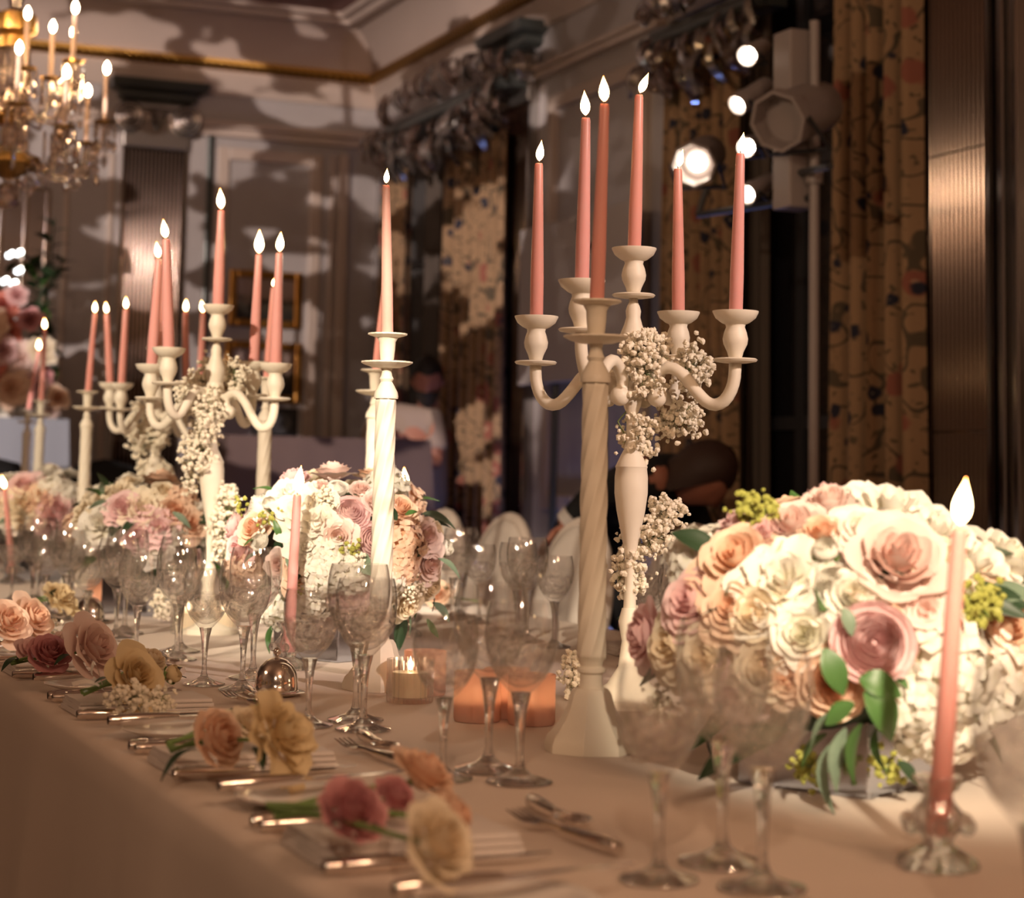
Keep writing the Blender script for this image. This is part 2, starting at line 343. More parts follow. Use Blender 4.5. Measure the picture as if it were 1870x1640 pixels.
# cornice and coffered ceiling border running round the back and right walls
def run(name, prof, mat, smooth=30):
    m_ = MB(); rb = []; rr = []
    for ins, z in prof:
        rb.append([(-4, BY-ins, z), (WX-ins, BY-ins, z)]); rr.append([(WX-ins, BY-ins, z), (WX-ins, -5, z)])
    m_.grid(rb); m_.grid(rr); return struct(name, m_, mat, smooth)
run('trim_1', [(0, 3.30), (.02, 3.30), (.03, 3.34), (.05, 3.40), (.05, 3.44)], 'moulding_paint')
run('trim_2', [(.05, 3.44), (.085, 3.445), (.10, 3.47), (.085, 3.50), (.06, 3.505)], 'gold_rope')
run('trim_3', [(.06, 3.505), (.07, 3.56), (.10, 3.64), (.16, 3.71), (.24, 3.755)], 'ceiling_paint')
run('trim_4', [(.24, 3.755), (.24, 3.735), (.30, 3.735), (.31, 3.76), (.36, 3.765), (.37, 3.79)], 'moulding_paint')
run('trim_5', [(.37, 3.79), (.62, 3.80), (.62, 3.775), (.66, 3.775)], 'ceiling_dark')
run('trim_6', [(.66, 3.775), (.70, 3.80), (.74, 3.80), (.75, 3.86), (1.1, 3.87), (1.1, 3.84), (1.16, 3.84), (1.17, 3.98)], 'moulding_paint')
def wallbox(name, parts, loc, rz, mat, bevel=.006):
    """boxes given as (x0,x1,z0,z1,depth) on a wall"""
    m_ = MB()
    for x0, x1, z0, z1, d in parts: m_.box((x0, -.02, z0), (x1, d, z1))
    return struct(name, m_, mat, loc=loc, rot=(0, 0, rz), bevel=bevel)
TN = [6]
def trim(parts, loc, rz, mat):
    TN[0] += 1; return wallbox('trim_%d' % TN[0], parts, loc, rz, mat)
def frame_parts(x0, x1, z0, z1, w=.07, d=.035):
    return [(x0, x0+w, z0, z1, d), (x1-w, x1, z0, z1, d), (x0+w, x1-w, z0, z0+w, d), (x0+w, x1-w, z1-w, z1, d)]
BL = (0, BY, 0)
# back wall (local x = -X)
trim([(-3.85, 4, 3.05, 3.10, .05), (-3.85, 4, 3.10, 3.14, .08)], BL, TOWALL_B, 'moulding_paint')
trim(frame_parts(-3.50, -2.86, 1.15, 2.99, .07), BL, TOWALL_B, 'moulding_paint')
trim([(-3.66, -3.60, .9, 3.0, .06), (-3.58, -3.56, .9, 3.0, .03)], BL, TOWALL_B, 'moulding_paint')
trim([(-2.84, -2.80, .9, 3.05, .03)], BL, TOWALL_B, 'abacus')
trim(frame_parts(-2.26, -1.98, 1.0, 2.9, .03), BL, TOWALL_B, 'moulding_paint')
# right wall (local x = Y)
RL = (WX, 0, 0)
trim([(7.42, 8.74, 3.04, 3.075, .05), (7.42, 8.74, 3.075, 3.10, .07)], RL, TOWALL_R, 'moulding_paint')
trim(frame_parts(7.55, 8.60, .95, 2.93, .07), RL, TOWALL_R, 'moulding_paint')
trim([(4.70, 5.06, 0, 3.1, .02)], RL, TOWALL_R, 'chrome'); trim([(4.96, 4.99, 0, 3.1, .05), (5.03, 5.06, 0, 3.1, .05)], RL, TOWALL_R, 'chrome')
trim([(5.475, 5.55, 0, 3.1, .03)], RL, TOWALL_R, 'capital_silver')
b = MB(); b.box((-4, BY-.02, 0), (WX, BY, .16)); struct('baseboard_back', b, 'moulding_paint')
b = MB(); b.box((WX-.02, -5, 0), (WX, 5.5, .16)); b.box((WX-.02, 7.4, 0), (WX, 9.1, .16)); struct('baseboard_right', b, 'moulding_paint')

def pilaster(loc, rz, w, top=3.08):
    TN[0] += 1
    m_ = MB(); m_.box((-w/2-.012, 0, 0), (-w/2, .055, top)); m_.box((w/2, 0, 0), (w/2+.012, .055, top)); m_.box((-w/2, -.01, 0), (w/2, .018, top))
    root = struct('trim_%d' % TN[0], m_, 'chrome', loc=loc, rot=(0, 0, rz))
    nr = 15
    for z0, z1 in ((0, 1.27), (1.275, 2.185), (2.19, top)):
        g = MB(); rows = []
        prof = []
        for i in range(nr*6+1):
            u = i/6; prof.append((-w/2+w*i/(nr*6), .022+.010*abs(math.sin(PI*u))))
        g.grid([[(x, y, z1) for x, y in prof], [(x, y, z0) for x, y in prof]]); g.grid([[(x, .019, z1) for x, y in prof], [(x, y, z1) for x, y in prof]])
        obj('ribbed_panel', g, 'ribbed_mirror', root, 60)
    # capital: neck band, two rosette scrolls, leaf and abacus
    g = MB(); g.box((-w/2-.02, 0, top-.14), (w/2+.02, .07, top+.10)); obj('neck_band', g, 'capital_silver', root, 0, bevel=.01)
    for s in (-1, 1):
        g = MB()
        for rr, tr_, yy in ((.072, .018, .10), (.046, .014, .115), (.022, .014, .125)):
            pts = [(rr*math.cos(t*PI/8), yy, rr*math.sin(t*PI/8)) for t in range(17)]; g.tube(pts, tr_, 8)
        g.ball((0, .12, 0), .016); g.lathe([(.001, .02), (.085, .02), (.09, .06), (.085, .10), (.001, .10)], 24)
        k = len(g.v)
        g2 = MB(); g2.v, g2.f, g2.t = g.v[:], g.f[:], g.t[:]
        # the drum lies on its side
        nd = 24*5; base = len(g2.v)-nd
        for i in range(base, len(g2.v)): x, y, z = g2.v[i]; g2.v[i] = (x, z, y)
        obj('scroll', g2, 'capital_silver', root, 50, loc=(s*(w/2-.005), .01, top+.03))
    g = MB()
    for i in range(5):
        a = (i-2)*.3; g.tube([(0, .08, top-.03), (.05*math.sin(a), .11, top+.05*math.cos(a)), (.10*math.sin(a), .10, top+.10*math.cos(a))], [.012, .016, .004], 6)
    obj('leaf_ornament', g, 'capital_silver', root)
    g = MB(); rows = [[], []]
    for d, z in ((.07, .13), (.10, .15), (.10, .18), (.15, .20), (.16, .235), (.16, .25)):
        e = d-.05; rows.append([(-w/2-e, 0, top+z), (-w/2-e, d, top+z), (w/2+e, d, top+z), (w/2+e, 0, top+z)])
    g.grid(rows[2:]); g.add(rows[-1], [(0, 1, 2, 3)]); g.add(rows[2], [(3, 2, 1, 0)]); obj('abacus', g, 'abacus', root, 0)
    return root
pilaster((WX, 5.285, 0), TOWALL_R, .36)
pilaster((WX, 8.955, 0), TOWALL_R, .36)
pilaster((2.485, BY, 0), TOWALL_B, .35)

# curtains
def curtain(loc, w, h, folds, seed, label, depth=.05, rz=TOWALL_R, mat='floral_fabric', flare=.06, name='curtain', cat='curtain', group=None):
    r = random.Random(seed); nx, nz = folds*10, 14; rows = []; uvs = []
    ph = [r.uniform(-.5, .5) for _ in range(folds+2)]
    for j in range(nz+1):
        v = j/nz; row = []
        for i in range(nx+1):
            u = i/nx; k = u*folds; p = ph[int(k)]*(1-k % 1)+ph[int(k)+1]*(k % 1)
            x = (u-.5)*w*(1+flare*v)+.008*math.sin(v*5+k); y = depth*(math.sin(2*PI*k+p)+.35*math.sin(4*PI*k+p*3))*(.75+.25*v)
            row.append((x, y, h*(1-v))); uvs.append((u*w*3.0+seed*.37, h*(1-v)))
        rows.append(row)
    g = MB(); g.grid(rows); me = g.mesh('curtain', 180)
    uvl = me.uv_layers.new(name='UVMap')
    for lp in me.loops: uvl.data[lp.index].uv = uvs[lp.vertex_index]
    o = mobj(name, me, mat, None, loc, (0, 0, rz)); return tag(o, label, cat, group)
curtain((3.76, 5.69, .02), .54, 3.05, 5, 3, 'floral curtain hanging between the stage lamps and the ribbed pilaster', .055)
curtain((3.76, 6.93, .02), .56, 2.86, 6, 4, 'floral curtain behind the right arms of the nearest candelabra', .045)
curtain((3.76, 9.36, .02), .84, 2.80, 7, 5, 'dark floral curtain to the right of the man in the beige shirt', .05)
curtain((3.74, 10.52, .02), .46, 2.85, 5, 6, 'floral curtain behind the tall candle on the second twisted candlestick', .045)
curtain((3.90, 6.78, .05), .30, 3.0, 5, 7, 'plain sheer curtain at the dark window, left of the stage lamps', .025, mat='sheer', flare=0)
curtain((3.90, 10.35, .05), .22, 3.0, 4, 8, 'plain sheer curtain at the window behind the man in the beige shirt', .025, mat='sheer', flare=0)

# crystal pelmets: leaf shaped crystals sprouting from a rail
def crystal_leaf_mesh():
    g = MB(); rows = []
    for j in range(7):
        v = j/6; w_ = .035*math.sin(PI*(v*.9+.06))**.8; z = -.16*v; y = .03*math.sin(PI*v*1.2)
        rows.append([(-w_, y, z), (0, y+.014, z-.003), (w_, y, z), (0, y-.008, z)])
    g.grid(rows, True); return g.mesh('crystal_leaf', 35)
CLM = crystal_leaf_mesh()
def pelmet(y0, y1, z, label, seed):
    r = random.Random(seed); root = thing('crystal_pelmet', label, 'pelmet', (3.66, (y0+y1)/2, z), TOWALL_R)
    w = y1-y0; g = MB(); g.tube([(-w/2, 0, 0), (w/2, 0, 0)], .03, 10); g.box((-w/2, -.12, -.02), (w/2, -.02, .06)); obj('rail', g, 'abacus', root)
    n = int(w/.062)
    for row, (dz, sc_, off) in enumerate(((.17, 1.0, 0), (.03, 1.15, .4), (-.07, 1.1, .1))):
        for i in range(n):
            x = -w/2+w*(i+off+r.uniform(-.2, .2))/n; arch = .07*math.sin(PI*(x/w+.5))
            s = sc_*r.uniform(.75, 1.2)
            mobj('crystal_leaf', CLM, r.choice(['pelmet_crystal', 'capital_silver']), root, (x, r.uniform(.0, .06), dz+arch*(1 if row == 0 else -1)), (r.uniform(-.5, .3), r.uniform(-.6, .6), r.uniform(-.5, .5)), (s, s, s*.95))
    for i in range(5):
        g = MB(); x = -w/2+w*(i+.5)/5; pts = [(x+.07*math.cos(t*.5)*(1-t/16), .05, .10+.07*math.sin(t*.5)*(1-t/16)) for t in range(15)]; g.tube(pts, .013, 7); obj('crystal_scroll', g, 'pelmet_crystal', root)
pelmet(8.75, 10.62, 3.02, 'cut glass leaf pelmet above the corner window left of the candelabra', 1)
pelmet(6.3, 7.25, 2.90, 'cut glass leaf pelmet at the top edge above the floral curtain', 2)

# pictures on the back wall
def picture(px0, py0, px1, py1, label):
    a, c = onY(px0, py0, BY), onY(px1, py1, BY); w, h = c.x-a.x, a.z-c.z
    root = thing('framed_picture', label, 'picture', ((a.x+c.x)/2, BY-.005, (a.z+c.z)/2), TOWALL_B)
    g = MB(); f = .045
    for x0, x1, z0, z1 in ((-w/2, -w/2+f, -h/2, h/2), (w/2-f, w/2, -h/2, h/2), (-w/2+f, w/2-f, -h/2, -h/2+f), (-w/2+f, w/2-f, h/2-f, h/2)): g.box((x0, 0, z0), (x1, .035, z1))
    obj('frame', g, 'frame_gold', root, 0, bevel=.008)
    g = MB(); g.box((-w/2+f, 0, -h/2+f), (w/2-f, .015, h/2-f)); obj('painting', g, 'landscape_print', root, 0)
picture(418, 492, 547, 602, 'gold framed landscape picture, the upper of the two on the back wall')
picture(410, 622, 547, 738, 'gold framed landscape picture, the lower of the two on the back wall')

# bluish wall mirror at the left edge; glowing balls stand in for reflected lights
a, c = onY(-80, 335, BY), onY(78, 575, BY)
root = thing('wall_mirror', 'bluish mirror panel with glowing balls for reflected lights on the back wall at the left edge', 'mirror', ((a.x+c.x)/2, BY, (a.z+c.z)/2), TOWALL_B)
w, h = c.x-a.x, a.z-c.z; g = MB(); g.box((-w/2, 0, -h/2), (w/2, .02, h/2)); obj('mirror_glass', g, 'mirror_blue', root, 0)
g = MB()
for x in (-w/2, -w/2+.12, 0, w/2): g.box((x-.012, 0, -h/2), (x+.012, .04, h/2))
for z in (-h/2, h/2): g.box((-w/2, 0, z-.012), (w/2, .04, z+.012))
obj('frame', g, 'chrome', root, 0)
for px, py in ((38, 460), (22, 463), (38, 492), (12, 511), (28, 516)):
    q = onY(px, py, BY-.08); g = MB(); g.ball((0, 0, 0), .013, 8, 6); bb = obj('bulb', g, 'reflected_light', root, 60, loc=(-(q.x-root.location.x), .08, q.z-root.location.z))
    g = MB(); g.tube([(0, -.06, 0), (0, -.012, 0)], .006, 6); obj('reflected_light_stem', g, 'chrome', bb)

# draped booth
def drape_box(name, label, cat, x0, x1, y0, y1, top, mat, flare=.07, folds=26, group=None):
    g = MB(); per = []
    cs = [(x0, y0), (x1, y0), (x1, y1), (x0, y1)]; n = 40
    for k in range(4):
        (ax, ay), (bx_, by_) = cs[k], cs[(k+1) % 4]
        for i in range(n): t = i/n; per.append((ax+(bx_-ax)*t, ay+(by_-ay)*t))
    cx_, cy_ = (x0+x1)/2, (y0+y1)/2; rows = []
    for j in range(8):
        v = j/7; row = []
        for i, (x, y) in enumerate(per):
            d = Vector((x-cx_, y-cy_)).normalized(); k = (flare*v**.8+.018*v*math.sin(i*folds*2*PI/len(per)))*1.0
            row.append((x+d.x*k, y+d.y*k, top-(top-.01)*v if j else top))
        rows.append(row)
    g.grid(rows, True); g.f.append(tuple(range(len(per))))
    return tag(obj(name, g, mat, None, 50), label, cat, group)
drape_box('draped_booth', 'mauve cloth draped high booth in front of the man in beige', 'booth', 2.28, 3.24, 8.55, 9.10, 1.262, 'booth_cloth')
q = onY(500, 800, 8.8); root = thing('speaker', 'small black box speaker standing on the mauve draped booth', 'speaker', (q.x, 8.8, 1.263))
g = MB(); g.box((-.09, -.08, 0), (.09, .08, .13)); obj('cabinet', g, 'black_plastic', root, 0, bevel=.01); g = MB(); g.lathe([(.001, 0), (.05, 0), (.055, .006), (.04, .004), (.02, .001), (.001, .006)], 20); obj('driver', g, 'lamp_dark', root, loc=(0, -.082, .065), rot=(PI/2, 0, 0))

# pale board with a black leaf mark, leaning on the right wall
root = thing('notice_board', 'pale upright board with a black leaf mark behind the nearest candelabra', 'board', (WX-.14, 7.98, 1.53), TOWALL_R)
g = MB(); g.box((-.60, 0, 0), (.60, .03, .74)); obj('panel', g, 'board_white', root, 0, bevel=.006)
g = MB()
for s, (x0, z0) in enumerate(((-.17, .70), (-.09, .64), (-.14, .56), (-.05, .72))):
    a = s*1.1+.4; pts = []
    for i in range(9): t = i/8; pts.append((x0+.10*t*math.cos(a), .034, z0+.07*t*math.sin(a)))
    g.tube(pts, [.001+.016*math.sin(PI*min(1, t_/8)) for t_ in range(9)], 6)
obj('leaf_mark', g, 'black_plastic', root)
for x in (-.3, .3): g = MB(); g.tube([(x, -.02, -1.52), (x*.8, -.01, .3)], .018, 8); obj('easel_leg', g, 'abacus', root)
# ================================================================ table
TX0, TX1, TY0, TY1, TZ = .53, 2.07, .5, 8.7, .75
root = thing('banquet_table', 'long banquet table hidden under the white tablecloth', 'table', (1.3, 4.6, 0))
g = MB(); g.box((TX0-1.3+.012, TY0-4.6+.012, .70), (TX1-1.3-.012, TY1-4.6-.012, .742)); obj('tabletop', g, 'moulding_paint', root, 0)
for x in (-.6, .6):
    for y in (-3.6, 0, 3.6): g = MB(); g.box((x-.03, y-.03, 0), (x+.03, y+.03, .70)); obj('leg', g, 'abacus', root, 0)
g = MB(); per = []
def seg(ax, ay, bx_, by_, n):
    for i in range(n): t = i/n; per.append((ax+(bx_-ax)*t, ay+(by_-ay)*t))
seg(TX0, TY0, TX1, TY0, 40); seg(TX1, TY0, TX1, TY1, 220); seg(TX1, TY1, TX0, TY1, 40); seg(TX0, TY1, TX0, TY0, 220)
rows = []
for ins, z in ((.03, .750), (.012, .7495), (.003, .7455), (-.003, .738), (-.006, .70), (-.01, .6), (-.016, .45), (-.022, .25), (-.028, .02)):
    row = []; dep = max(0, .75-z)
    for i, (x, y) in enumerate(per):
        ox = -1 if x <= TX0+1e-6 else (1 if x >= TX1-1e-6 else 0); oy = -1 if y <= TY0+1e-6 else (1 if y >= TY1-1e-6 else 0)
        s = y if ox else x
        k = -ins+.022*min(1, dep*1.6)*(math.sin(s*9.1)+.6*math.sin(s*17.3+1.2)+.3*math.sin(s*41))
        row.append((x+ox*k, y+oy*k, z))
    rows.append(row)
g.grid(rows, True)
g.grid([[(x, y, .750) for y in [TY0+.03+(TY1-TY0-.06)*i/120 for i in range(121)]] for x in [TX1-.03-(TX1-TX0-.06)*k/24 for k in range(25)]])
tag(obj('tablecloth', g, 'table_linen', None, 180), 'white tablecloth draped over the long banquet table', 'tablecloth')

# ---------------------------------------------------------------- candles
def flame_mesh():
    g = MB(); prof = []
    for j in range(11):
        v = j/10; prof.append((max(.0003, .21*math.sin(PI*v**.72)**1.15*(1-.25*v)), v))
    g.lathe(prof, 12); return g.mesh('flame', 180)
FLM = flame_mesh()
def candle(base, top, label, r0=.0098, r1=.0066, mat='wax_pink', fl=.034, tip=None, group='pink taper candles', name='taper_candle'):
    base, top = Vector(base), Vector(top); ax = top-base; ln = ax.length
    root = thing(name, label, 'candle', base, group=group); q = look(ax)
    g = MB(); bow = R_.uniform(-.002, .002)
    g.lathe([(r0*.96, 0), (r0, .01*ln), (r0, .3*ln), (r0*.5+r1*.5, .65*ln), (r1, .985*ln), (r1*.8, ln), (r1*.3, ln-.001), (.0004, ln-.0015)], 16)
    o = obj('wax', g, mat, root, 50, rot=q)
    g = MB(); g.tube([(0, 0, -.002), (0, 0, .004), (.001, 0, .009)], .0009, 5); obj('wick', g, 'wick', root, loc=ax, rot=q)
    d = (Vector(tip)-top) if tip is not None else Vector((R_.uniform(-.15, .15), R_.uniform(-.1, .1), 1))
    L_ = d.length if tip is not None else fl
    d2 = d.normalized()
    mobj('flame', FLM, 'flame', root, ax+d2*.003, look(d2), (L_*.95,)*3)
    return root
def depth(p): return (Vector(p)-CAMP).dot(FW)
def candle_px(base, tpx, tippx, label, **kw):
    d = depth(base); return candle(base, atd(*tpx, d), label, tip=atd(*tippx, d), **kw)

# ---------------------------------------------------------------- twisted candlesticks
def cup_parts(root, z, r=1.0):
    pass
def stick_meshes():
    g = MB()       # eight sided flared foot
    g.lathe([(.060, 0), (.060, .010), (.056, .020), (.050, .026), (.040, .040), (.032, .056), (.0265, .074), (.022, .080)], 8, mod=None)
    foot = g.mesh('foot', 25)
    g = MB(); g.lathe([(.016, .080), (.0145, .088), (.0145, .098), (.0185, .101), (.0185, .105), (.014, .108), (.016, .114), (.019, .118)], 20); ring = g.mesh('neck_ring', 40)
    g = MB(); nz = 60; prof = [(.0188-.0016*(j/nz), .118+.357*j/nz) for j in range(nz+1)]
    def fl(th, r, z): return r*(1-.11*abs(math.sin(4*(th-(z-.118)*16)))**.7+.03)
    g.lathe(prof, 64, mod=fl); col = g.mesh('twisted_shaft', 180)
    g = MB(); g.lathe([(.020, .475), (.0205, .479), (.019, .486), (.013, .497), (.0095, .503), (.012, .508), (.0095, .513), (.008, .520), (.010, .527), (.014, .529)], 24); knop = g.mesh('knop', 50)
    def bead(th, r, z): return r*(1+(.02*math.sin(18*th) if r > .035 else 0))
    g = MB(); g.lathe([(.010, .526), (.024, .527), (.036, .531), (.0425, .5345), (.0425, .537), (.034, .5355), (.012, .5345), (.008, .536)], 72, mod=bead); pan = g.mesh('drip_pan', 40)
    def bead2(th, r, z): return r*(1+(.02*math.sin(18*th) if r > .03 else 0))
    g = MB(); g.lathe([(.008, .535), (.0115, .541), (.013, .556), (.0138, .570), (.018, .577), (.029, .580), (.0325, .5815), (.0325, .584), (.026, .583), (.012, .582), (.0115, .570), (.0004, .569)], 72, mod=bead2); cup = g.mesh('candle_cup', 40)
    return dict(foot=foot, neck_ring=ring, twisted_shaft=col, knop=knop, drip_pan=pan, candle_cup=cup)
SM = stick_meshes()
STICK_H = .5835
def stick(x, y, label, rz=0):
    root = thing('twisted_candlestick', label, 'candlestick', (x, y, TZ+.0005), rz, 'cream twisted candlesticks')
    for n, me in SM.items(): mobj(n, me, 'cream_paint', root)
    return Vector((x, y, TZ+STICK_H-.012))
def sp(px, py, d): p = atd(px, py, d); return p.x, p.y
S1 = stick(1.118, 2.345, 'cream twisted candlestick nearest the camera, in front of the nearest candelabra', .2)
candle_px(S1, (1104, 190), (1102, 140), 'pink taper on the nearest twisted candlestick')
S2 = stick(1.095, 3.105, 'cream twisted candlestick in front of the middle flower dome', .5)
candle_px(S2, (705, 338), (707, 309), 'pink taper on the candlestick before the middle flower dome', mat='wax_blush')
S3 = stick(1.36, 4.75, 'cream twisted candlestick behind the right arms of the second candelabra', .1)
candle_px(S3, (499, 525), (500, 510), 'pink taper half hidden behind the second candelabra\'s right candles')
S6 = stick(1.455, 4.20, 'cream twisted candlestick hidden right behind the one at the middle flower dome', .3)
candle_px(S6, (706, 500), (706, 480), 'pink taper hidden behind the candle of the middle candlestick')
S4 = stick(1.165, 6.02, 'cream twisted candlestick left of the third candelabra', .4)
candle_px(S4, (173, 572), (174, 551), 'pink taper on the candlestick left of the third candelabra')
S5 = stick(1.19, 6.98, 'cream twisted candlestick standing before the farthest flower dome', .7)
candle_px(S5, (82, 602), (81, 581), 'pink taper on the candlestick before the farthest flower dome')
S7 = stick(1.33, 8.10, 'cream twisted candlestick farthest from the camera at the left', .0)
candle_px(S7, (71, 640), (71, 619), 'pink taper on the farthest candlestick, left of its neighbour\'s flame')

# ---------------------------------------------------------------- candelabra
CUP = [(.0072, 0), (.0105, .004), (.0128, .012), (.0185, .024), (.0196, .032), (.0175, .042), (.0145, .050), (.0155, .054), (.022, .057), (.031, .064), (.0355, .073), (.0355, .075), (.030, .069), (.018, .063), (.011, .062), (.011, .055), (.0004, .054)]
g = MB(); g.lathe(CUP, 28); CUPM = g.mesh('candle_cup', 40)
g = MB(); g.lathe([(.006, -.004), (.020, -.004), (.032, -.002), (.0345, .001), (.032, .003), (.008, .002), (.006, .004)], 36); PANM = g.mesh('drip_pan', 40)
VA = math.radians(90-23)          # plan angle of the viewing direction
def plan_angle(lat, dep): return math.atan2(dep, lat)+VA-PI/2
def candelabrum(x, y, arms, dz, label):
    """arms: (across, away) reach of each arm as seen by the photographer; dz: its height change"""
    root = thing('candelabrum', label, 'candelabra', (x, y, TZ+.0005), 0, 'cream five light candelabra')
    g = MB(); g.lathe([(.068, 0), (.068, .012), (.058, .018), (.034, .034), (.017, .060), (.012, .10), (.0175, .13), (.012, .15)], 32); obj('foot', g, 'cream_paint', root)
    g = MB(); g.lathe([(.010, .15), (.008, .20), (.009, .235), (.0158, .268), (.0225, .30), (.0262, .328), (.0262, .352), (.0245, .366), (.0255, .369), (.0235, .373), (.017, .387), (.0112, .398), (.009, .42), (.0088, .452), (.013, .462), (.0158, .473), (.012, .483), (.010, .492), (.017, .500), (.020, .515), (.020, .535), (.017, .545)], 32); obj('stem', g, 'cream_paint', root)
    g = MB(); g.lathe([(.017, .540), (.021, .560), (.0215, .575), (.0145, .592), (.0112, .604), (.0122, .614), (.010, .622), (.007, .628), (.0068, .636)], 28); obj('finial_stem', g, 'cream_paint', root)
    mobj('drip_pan', PANM, 'cream_paint', root, (0, 0, .6385)); mobj('candle_cup', CUPM, 'cream_paint', root, (0, 0, .6395))
    seats = [Vector((x, y, TZ+.640+.056))]
    path = [(.040, .487), (.036, .500), (.043, .514), (.058, .523), (.077, .522), (.097, .508), (.116, .487), (.134, .471), (.150, .466), (.166, .472), (.178, .488), (.184, .508), (.185, .532)]
    for k in range(4):
        a = plan_angle(*arms[k]); c_, s_ = math.cos(a), math.sin(a); RR = math.hypot(*arms[k]); qq = RR/.185
        P_ = []
        for r, z in path: P_.append(Vector((r*qq*c_, r*qq*s_, z+dz[k]*min(1, max(0, (r-.04)/.14)))))
        arm = MB(); fine = []
        for i in range(len(P_)-1):
            p0, p1, p2, p3 = P_[max(i-1, 0)], P_[i], P_[i+1], P_[min(i+2, len(P_)-1)]
            for t in (0, .5): fine.append(.5*((2*p1)+(-p0+p2)*t+(2*p0-5*p1+4*p2-p3)*t*t+(-p0+3*p1-3*p2+p3)*t**3))
        fine.append(P_[-1]); arm.tube(fine, .0098, 10); A = obj('arm', arm, 'cream_paint', root, 60)
        g = MB(); g.ball((.046*qq*c_, .046*qq*s_, .478), .0155, 14, 10); obj('scroll_end', g, 'cream_paint', A)
        zt = .534+dz[k]; mobj('drip_pan', PANM, 'cream_paint', root, (RR*c_, RR*s_, zt)); mobj('candle_cup', CUPM, 'cream_paint', root, (RR*c_, RR*s_, zt+.001))
        g = MB(); g.tube([(.018*c_, .018*s_, .51), (.045*c_, .045*s_, .512)], .009, 8); obj('arm_socket', g, 'cream_paint', root)
        seats.append(Vector((x+RR*c_, y+RR*s_, TZ+zt+.057)))
    return seats
c1 = atd(1158, 460, 3.13); K1 = candelabrum(c1.x, c1.y, ((.152, -.085), (.085, .160), (-.152, .085), (-.088, -.160)), (0, .018, 0, .036), 'cream five light candelabrum nearest the camera, wound with white blossom')
W1 = [('centre', (1167, 173), (1184, 134)), ('right arm', (1352, 280), (1358, 243)), ('rear right arm', (1238, 308), (1247, 274)), ('left arm', (984, 298), (989, 257)), ('front left arm', (1070, 215), (1067, 166))]
for s, (n, t, tp) in zip(K1, W1): candle_px(s, t, tp, 'pink taper on the %s of the nearest candelabrum' % n, r0=.0108, r1=.0070, mat='wax_pink' if n in ('centre', 'left arm', 'rear right arm') else 'wax_rose')
c2 = atd(397, 590, 4.35); K2 = candelabrum(c2.x, c2.y, ((.145, -.11), (.066, .13), (-.160, .10), (-.082, -.13)), (-.028, -.012, -.024, 0), 'cream five light candelabrum in the middle distance behind crystal glasses, lit bright')
W2 = [('centre', (404, 384), (402, 344)), ('front right arm', (510, 462), (513, 424)), ('rear right arm', (473, 465), (474, 419)), ('rear left arm', (290, 473), (286, 442)), ('front left arm', (303, 437), (298, 401))]
for s, (n, t, tp) in zip(K2, W2): candle_px(s, t, tp, 'pink taper on the %s of the second candelabrum' % n, r0=.0125, r1=.0080, mat='wax_rose')
c3 = atd(290, 637, 5.9); K3 = candelabrum(c3.x, c3.y, ((.145, -.11), (.066, .13), (-.160, .10), (-.082, -.13)), (-.02, -.01, 0, -.01), 'cream five light candelabrum farthest back, half hidden behind the second')
W3 = [('centre', (300, 487), (300, 468)), ('front right arm', (371, 572), (368, 549)), ('rear right arm', (339, 570), (340, 547)), ('rear left arm', (195, 573), (193, 552)), ('front left arm', (230, 565), (230, 543))]
for s, (n, t, tp) in zip(K3, W3): candle_px(s, t, tp, 'pink taper on the %s of the farthest candelabrum' % n, r0=.0115, r1=.0085)

# ---------------------------------------------------------------- crystal glasses
def glass_meshes(H, D):
    R = D/2
    outer = [(.11, .470), (.18, .480), (.30, .497), (.45, .530), (.66, .580), (.85, .650), (.965, .740), (1.0, .820), (.985, .90), (.94, .955), (.885, 1.0)]
    inner = [(.87, 1.0), (.922, .955), (.965, .90), (.98, .820), (.943, .740), (.825, .652), (.62, .588), (.38, .545), (.16, .527), (.004, .522)]
    g = MB(); g.lathe([(r*R, z*H) for r, z in outer+inner], 40, cap=False)
    n = 40; g.f.append(tuple(reversed(range(n)))); bowl = g.mesh('bowl', 50)
    g = MB(); pr = [(.27, .494), (.245, .47), (.19, .42), (.145, .36), (.115, .28), (.10, .20), (.10, .14), (.125, .10), (.17, .075)]
    g.lathe([(r*R, z*H) for r, z in reversed(pr)], 8); stem = g.mesh('stem', 20)
    g = MB(); pr = [(.86, 0), (.90, .008), (.88, .016), (.62, .030), (.34, .048), (.20, .070), (.14, .080)]
    g.lathe([(r*R, z*H) for r, z in pr], 40); foot = g.mesh('foot', 40)
    return dict(bowl=(bowl, 'cut_crystal'), stem=(stem, 'crystal'), foot=(foot, 'crystal'))
GM = dict(small=glass_meshes(.188, .078), medium=glass_meshes(.206, .086), tall=glass_meshes(.221, .0905))
def glass(size, p, label):
    root = thing('crystal_goblet', label, 'goblet', (p[0], p[1], TZ+.0012), R_.uniform(0, 6), 'cut crystal goblets on the table')
    for n, (me, mt_) in GM[size].items(): mobj(n, me, mt_, root)
NEAR = [('nearest trio at the lower right', (1203, 1609), (1392, 1625), (1319, 1578)),
        ('trio before the pink frosted votives', (809, 1421), (948, 1427), (891, 1414)),
        ('trio right of the silver butter dome', (562, 1328), (663, 1332), (649, 1317)),
        ('trio left of the silver butter dome', (372, 1251), (442, 1261), (461, 1240)),
        ('trio beyond the cream rose posy', (248, 1197), (322, 1206), (328, 1191)),
        ('trio beside the far butter dome', (155, 1160), (211, 1164), (227, 1158)),
        ('blurred trio left of the far butter dome', (81, 1122), (118, 1131), (129, 1124)),
        ('blurred trio at the left edge', (20, 1100), (58, 1107), (68, 1103))]
GD = dict(small=.080, medium=.088, tall=.0925)
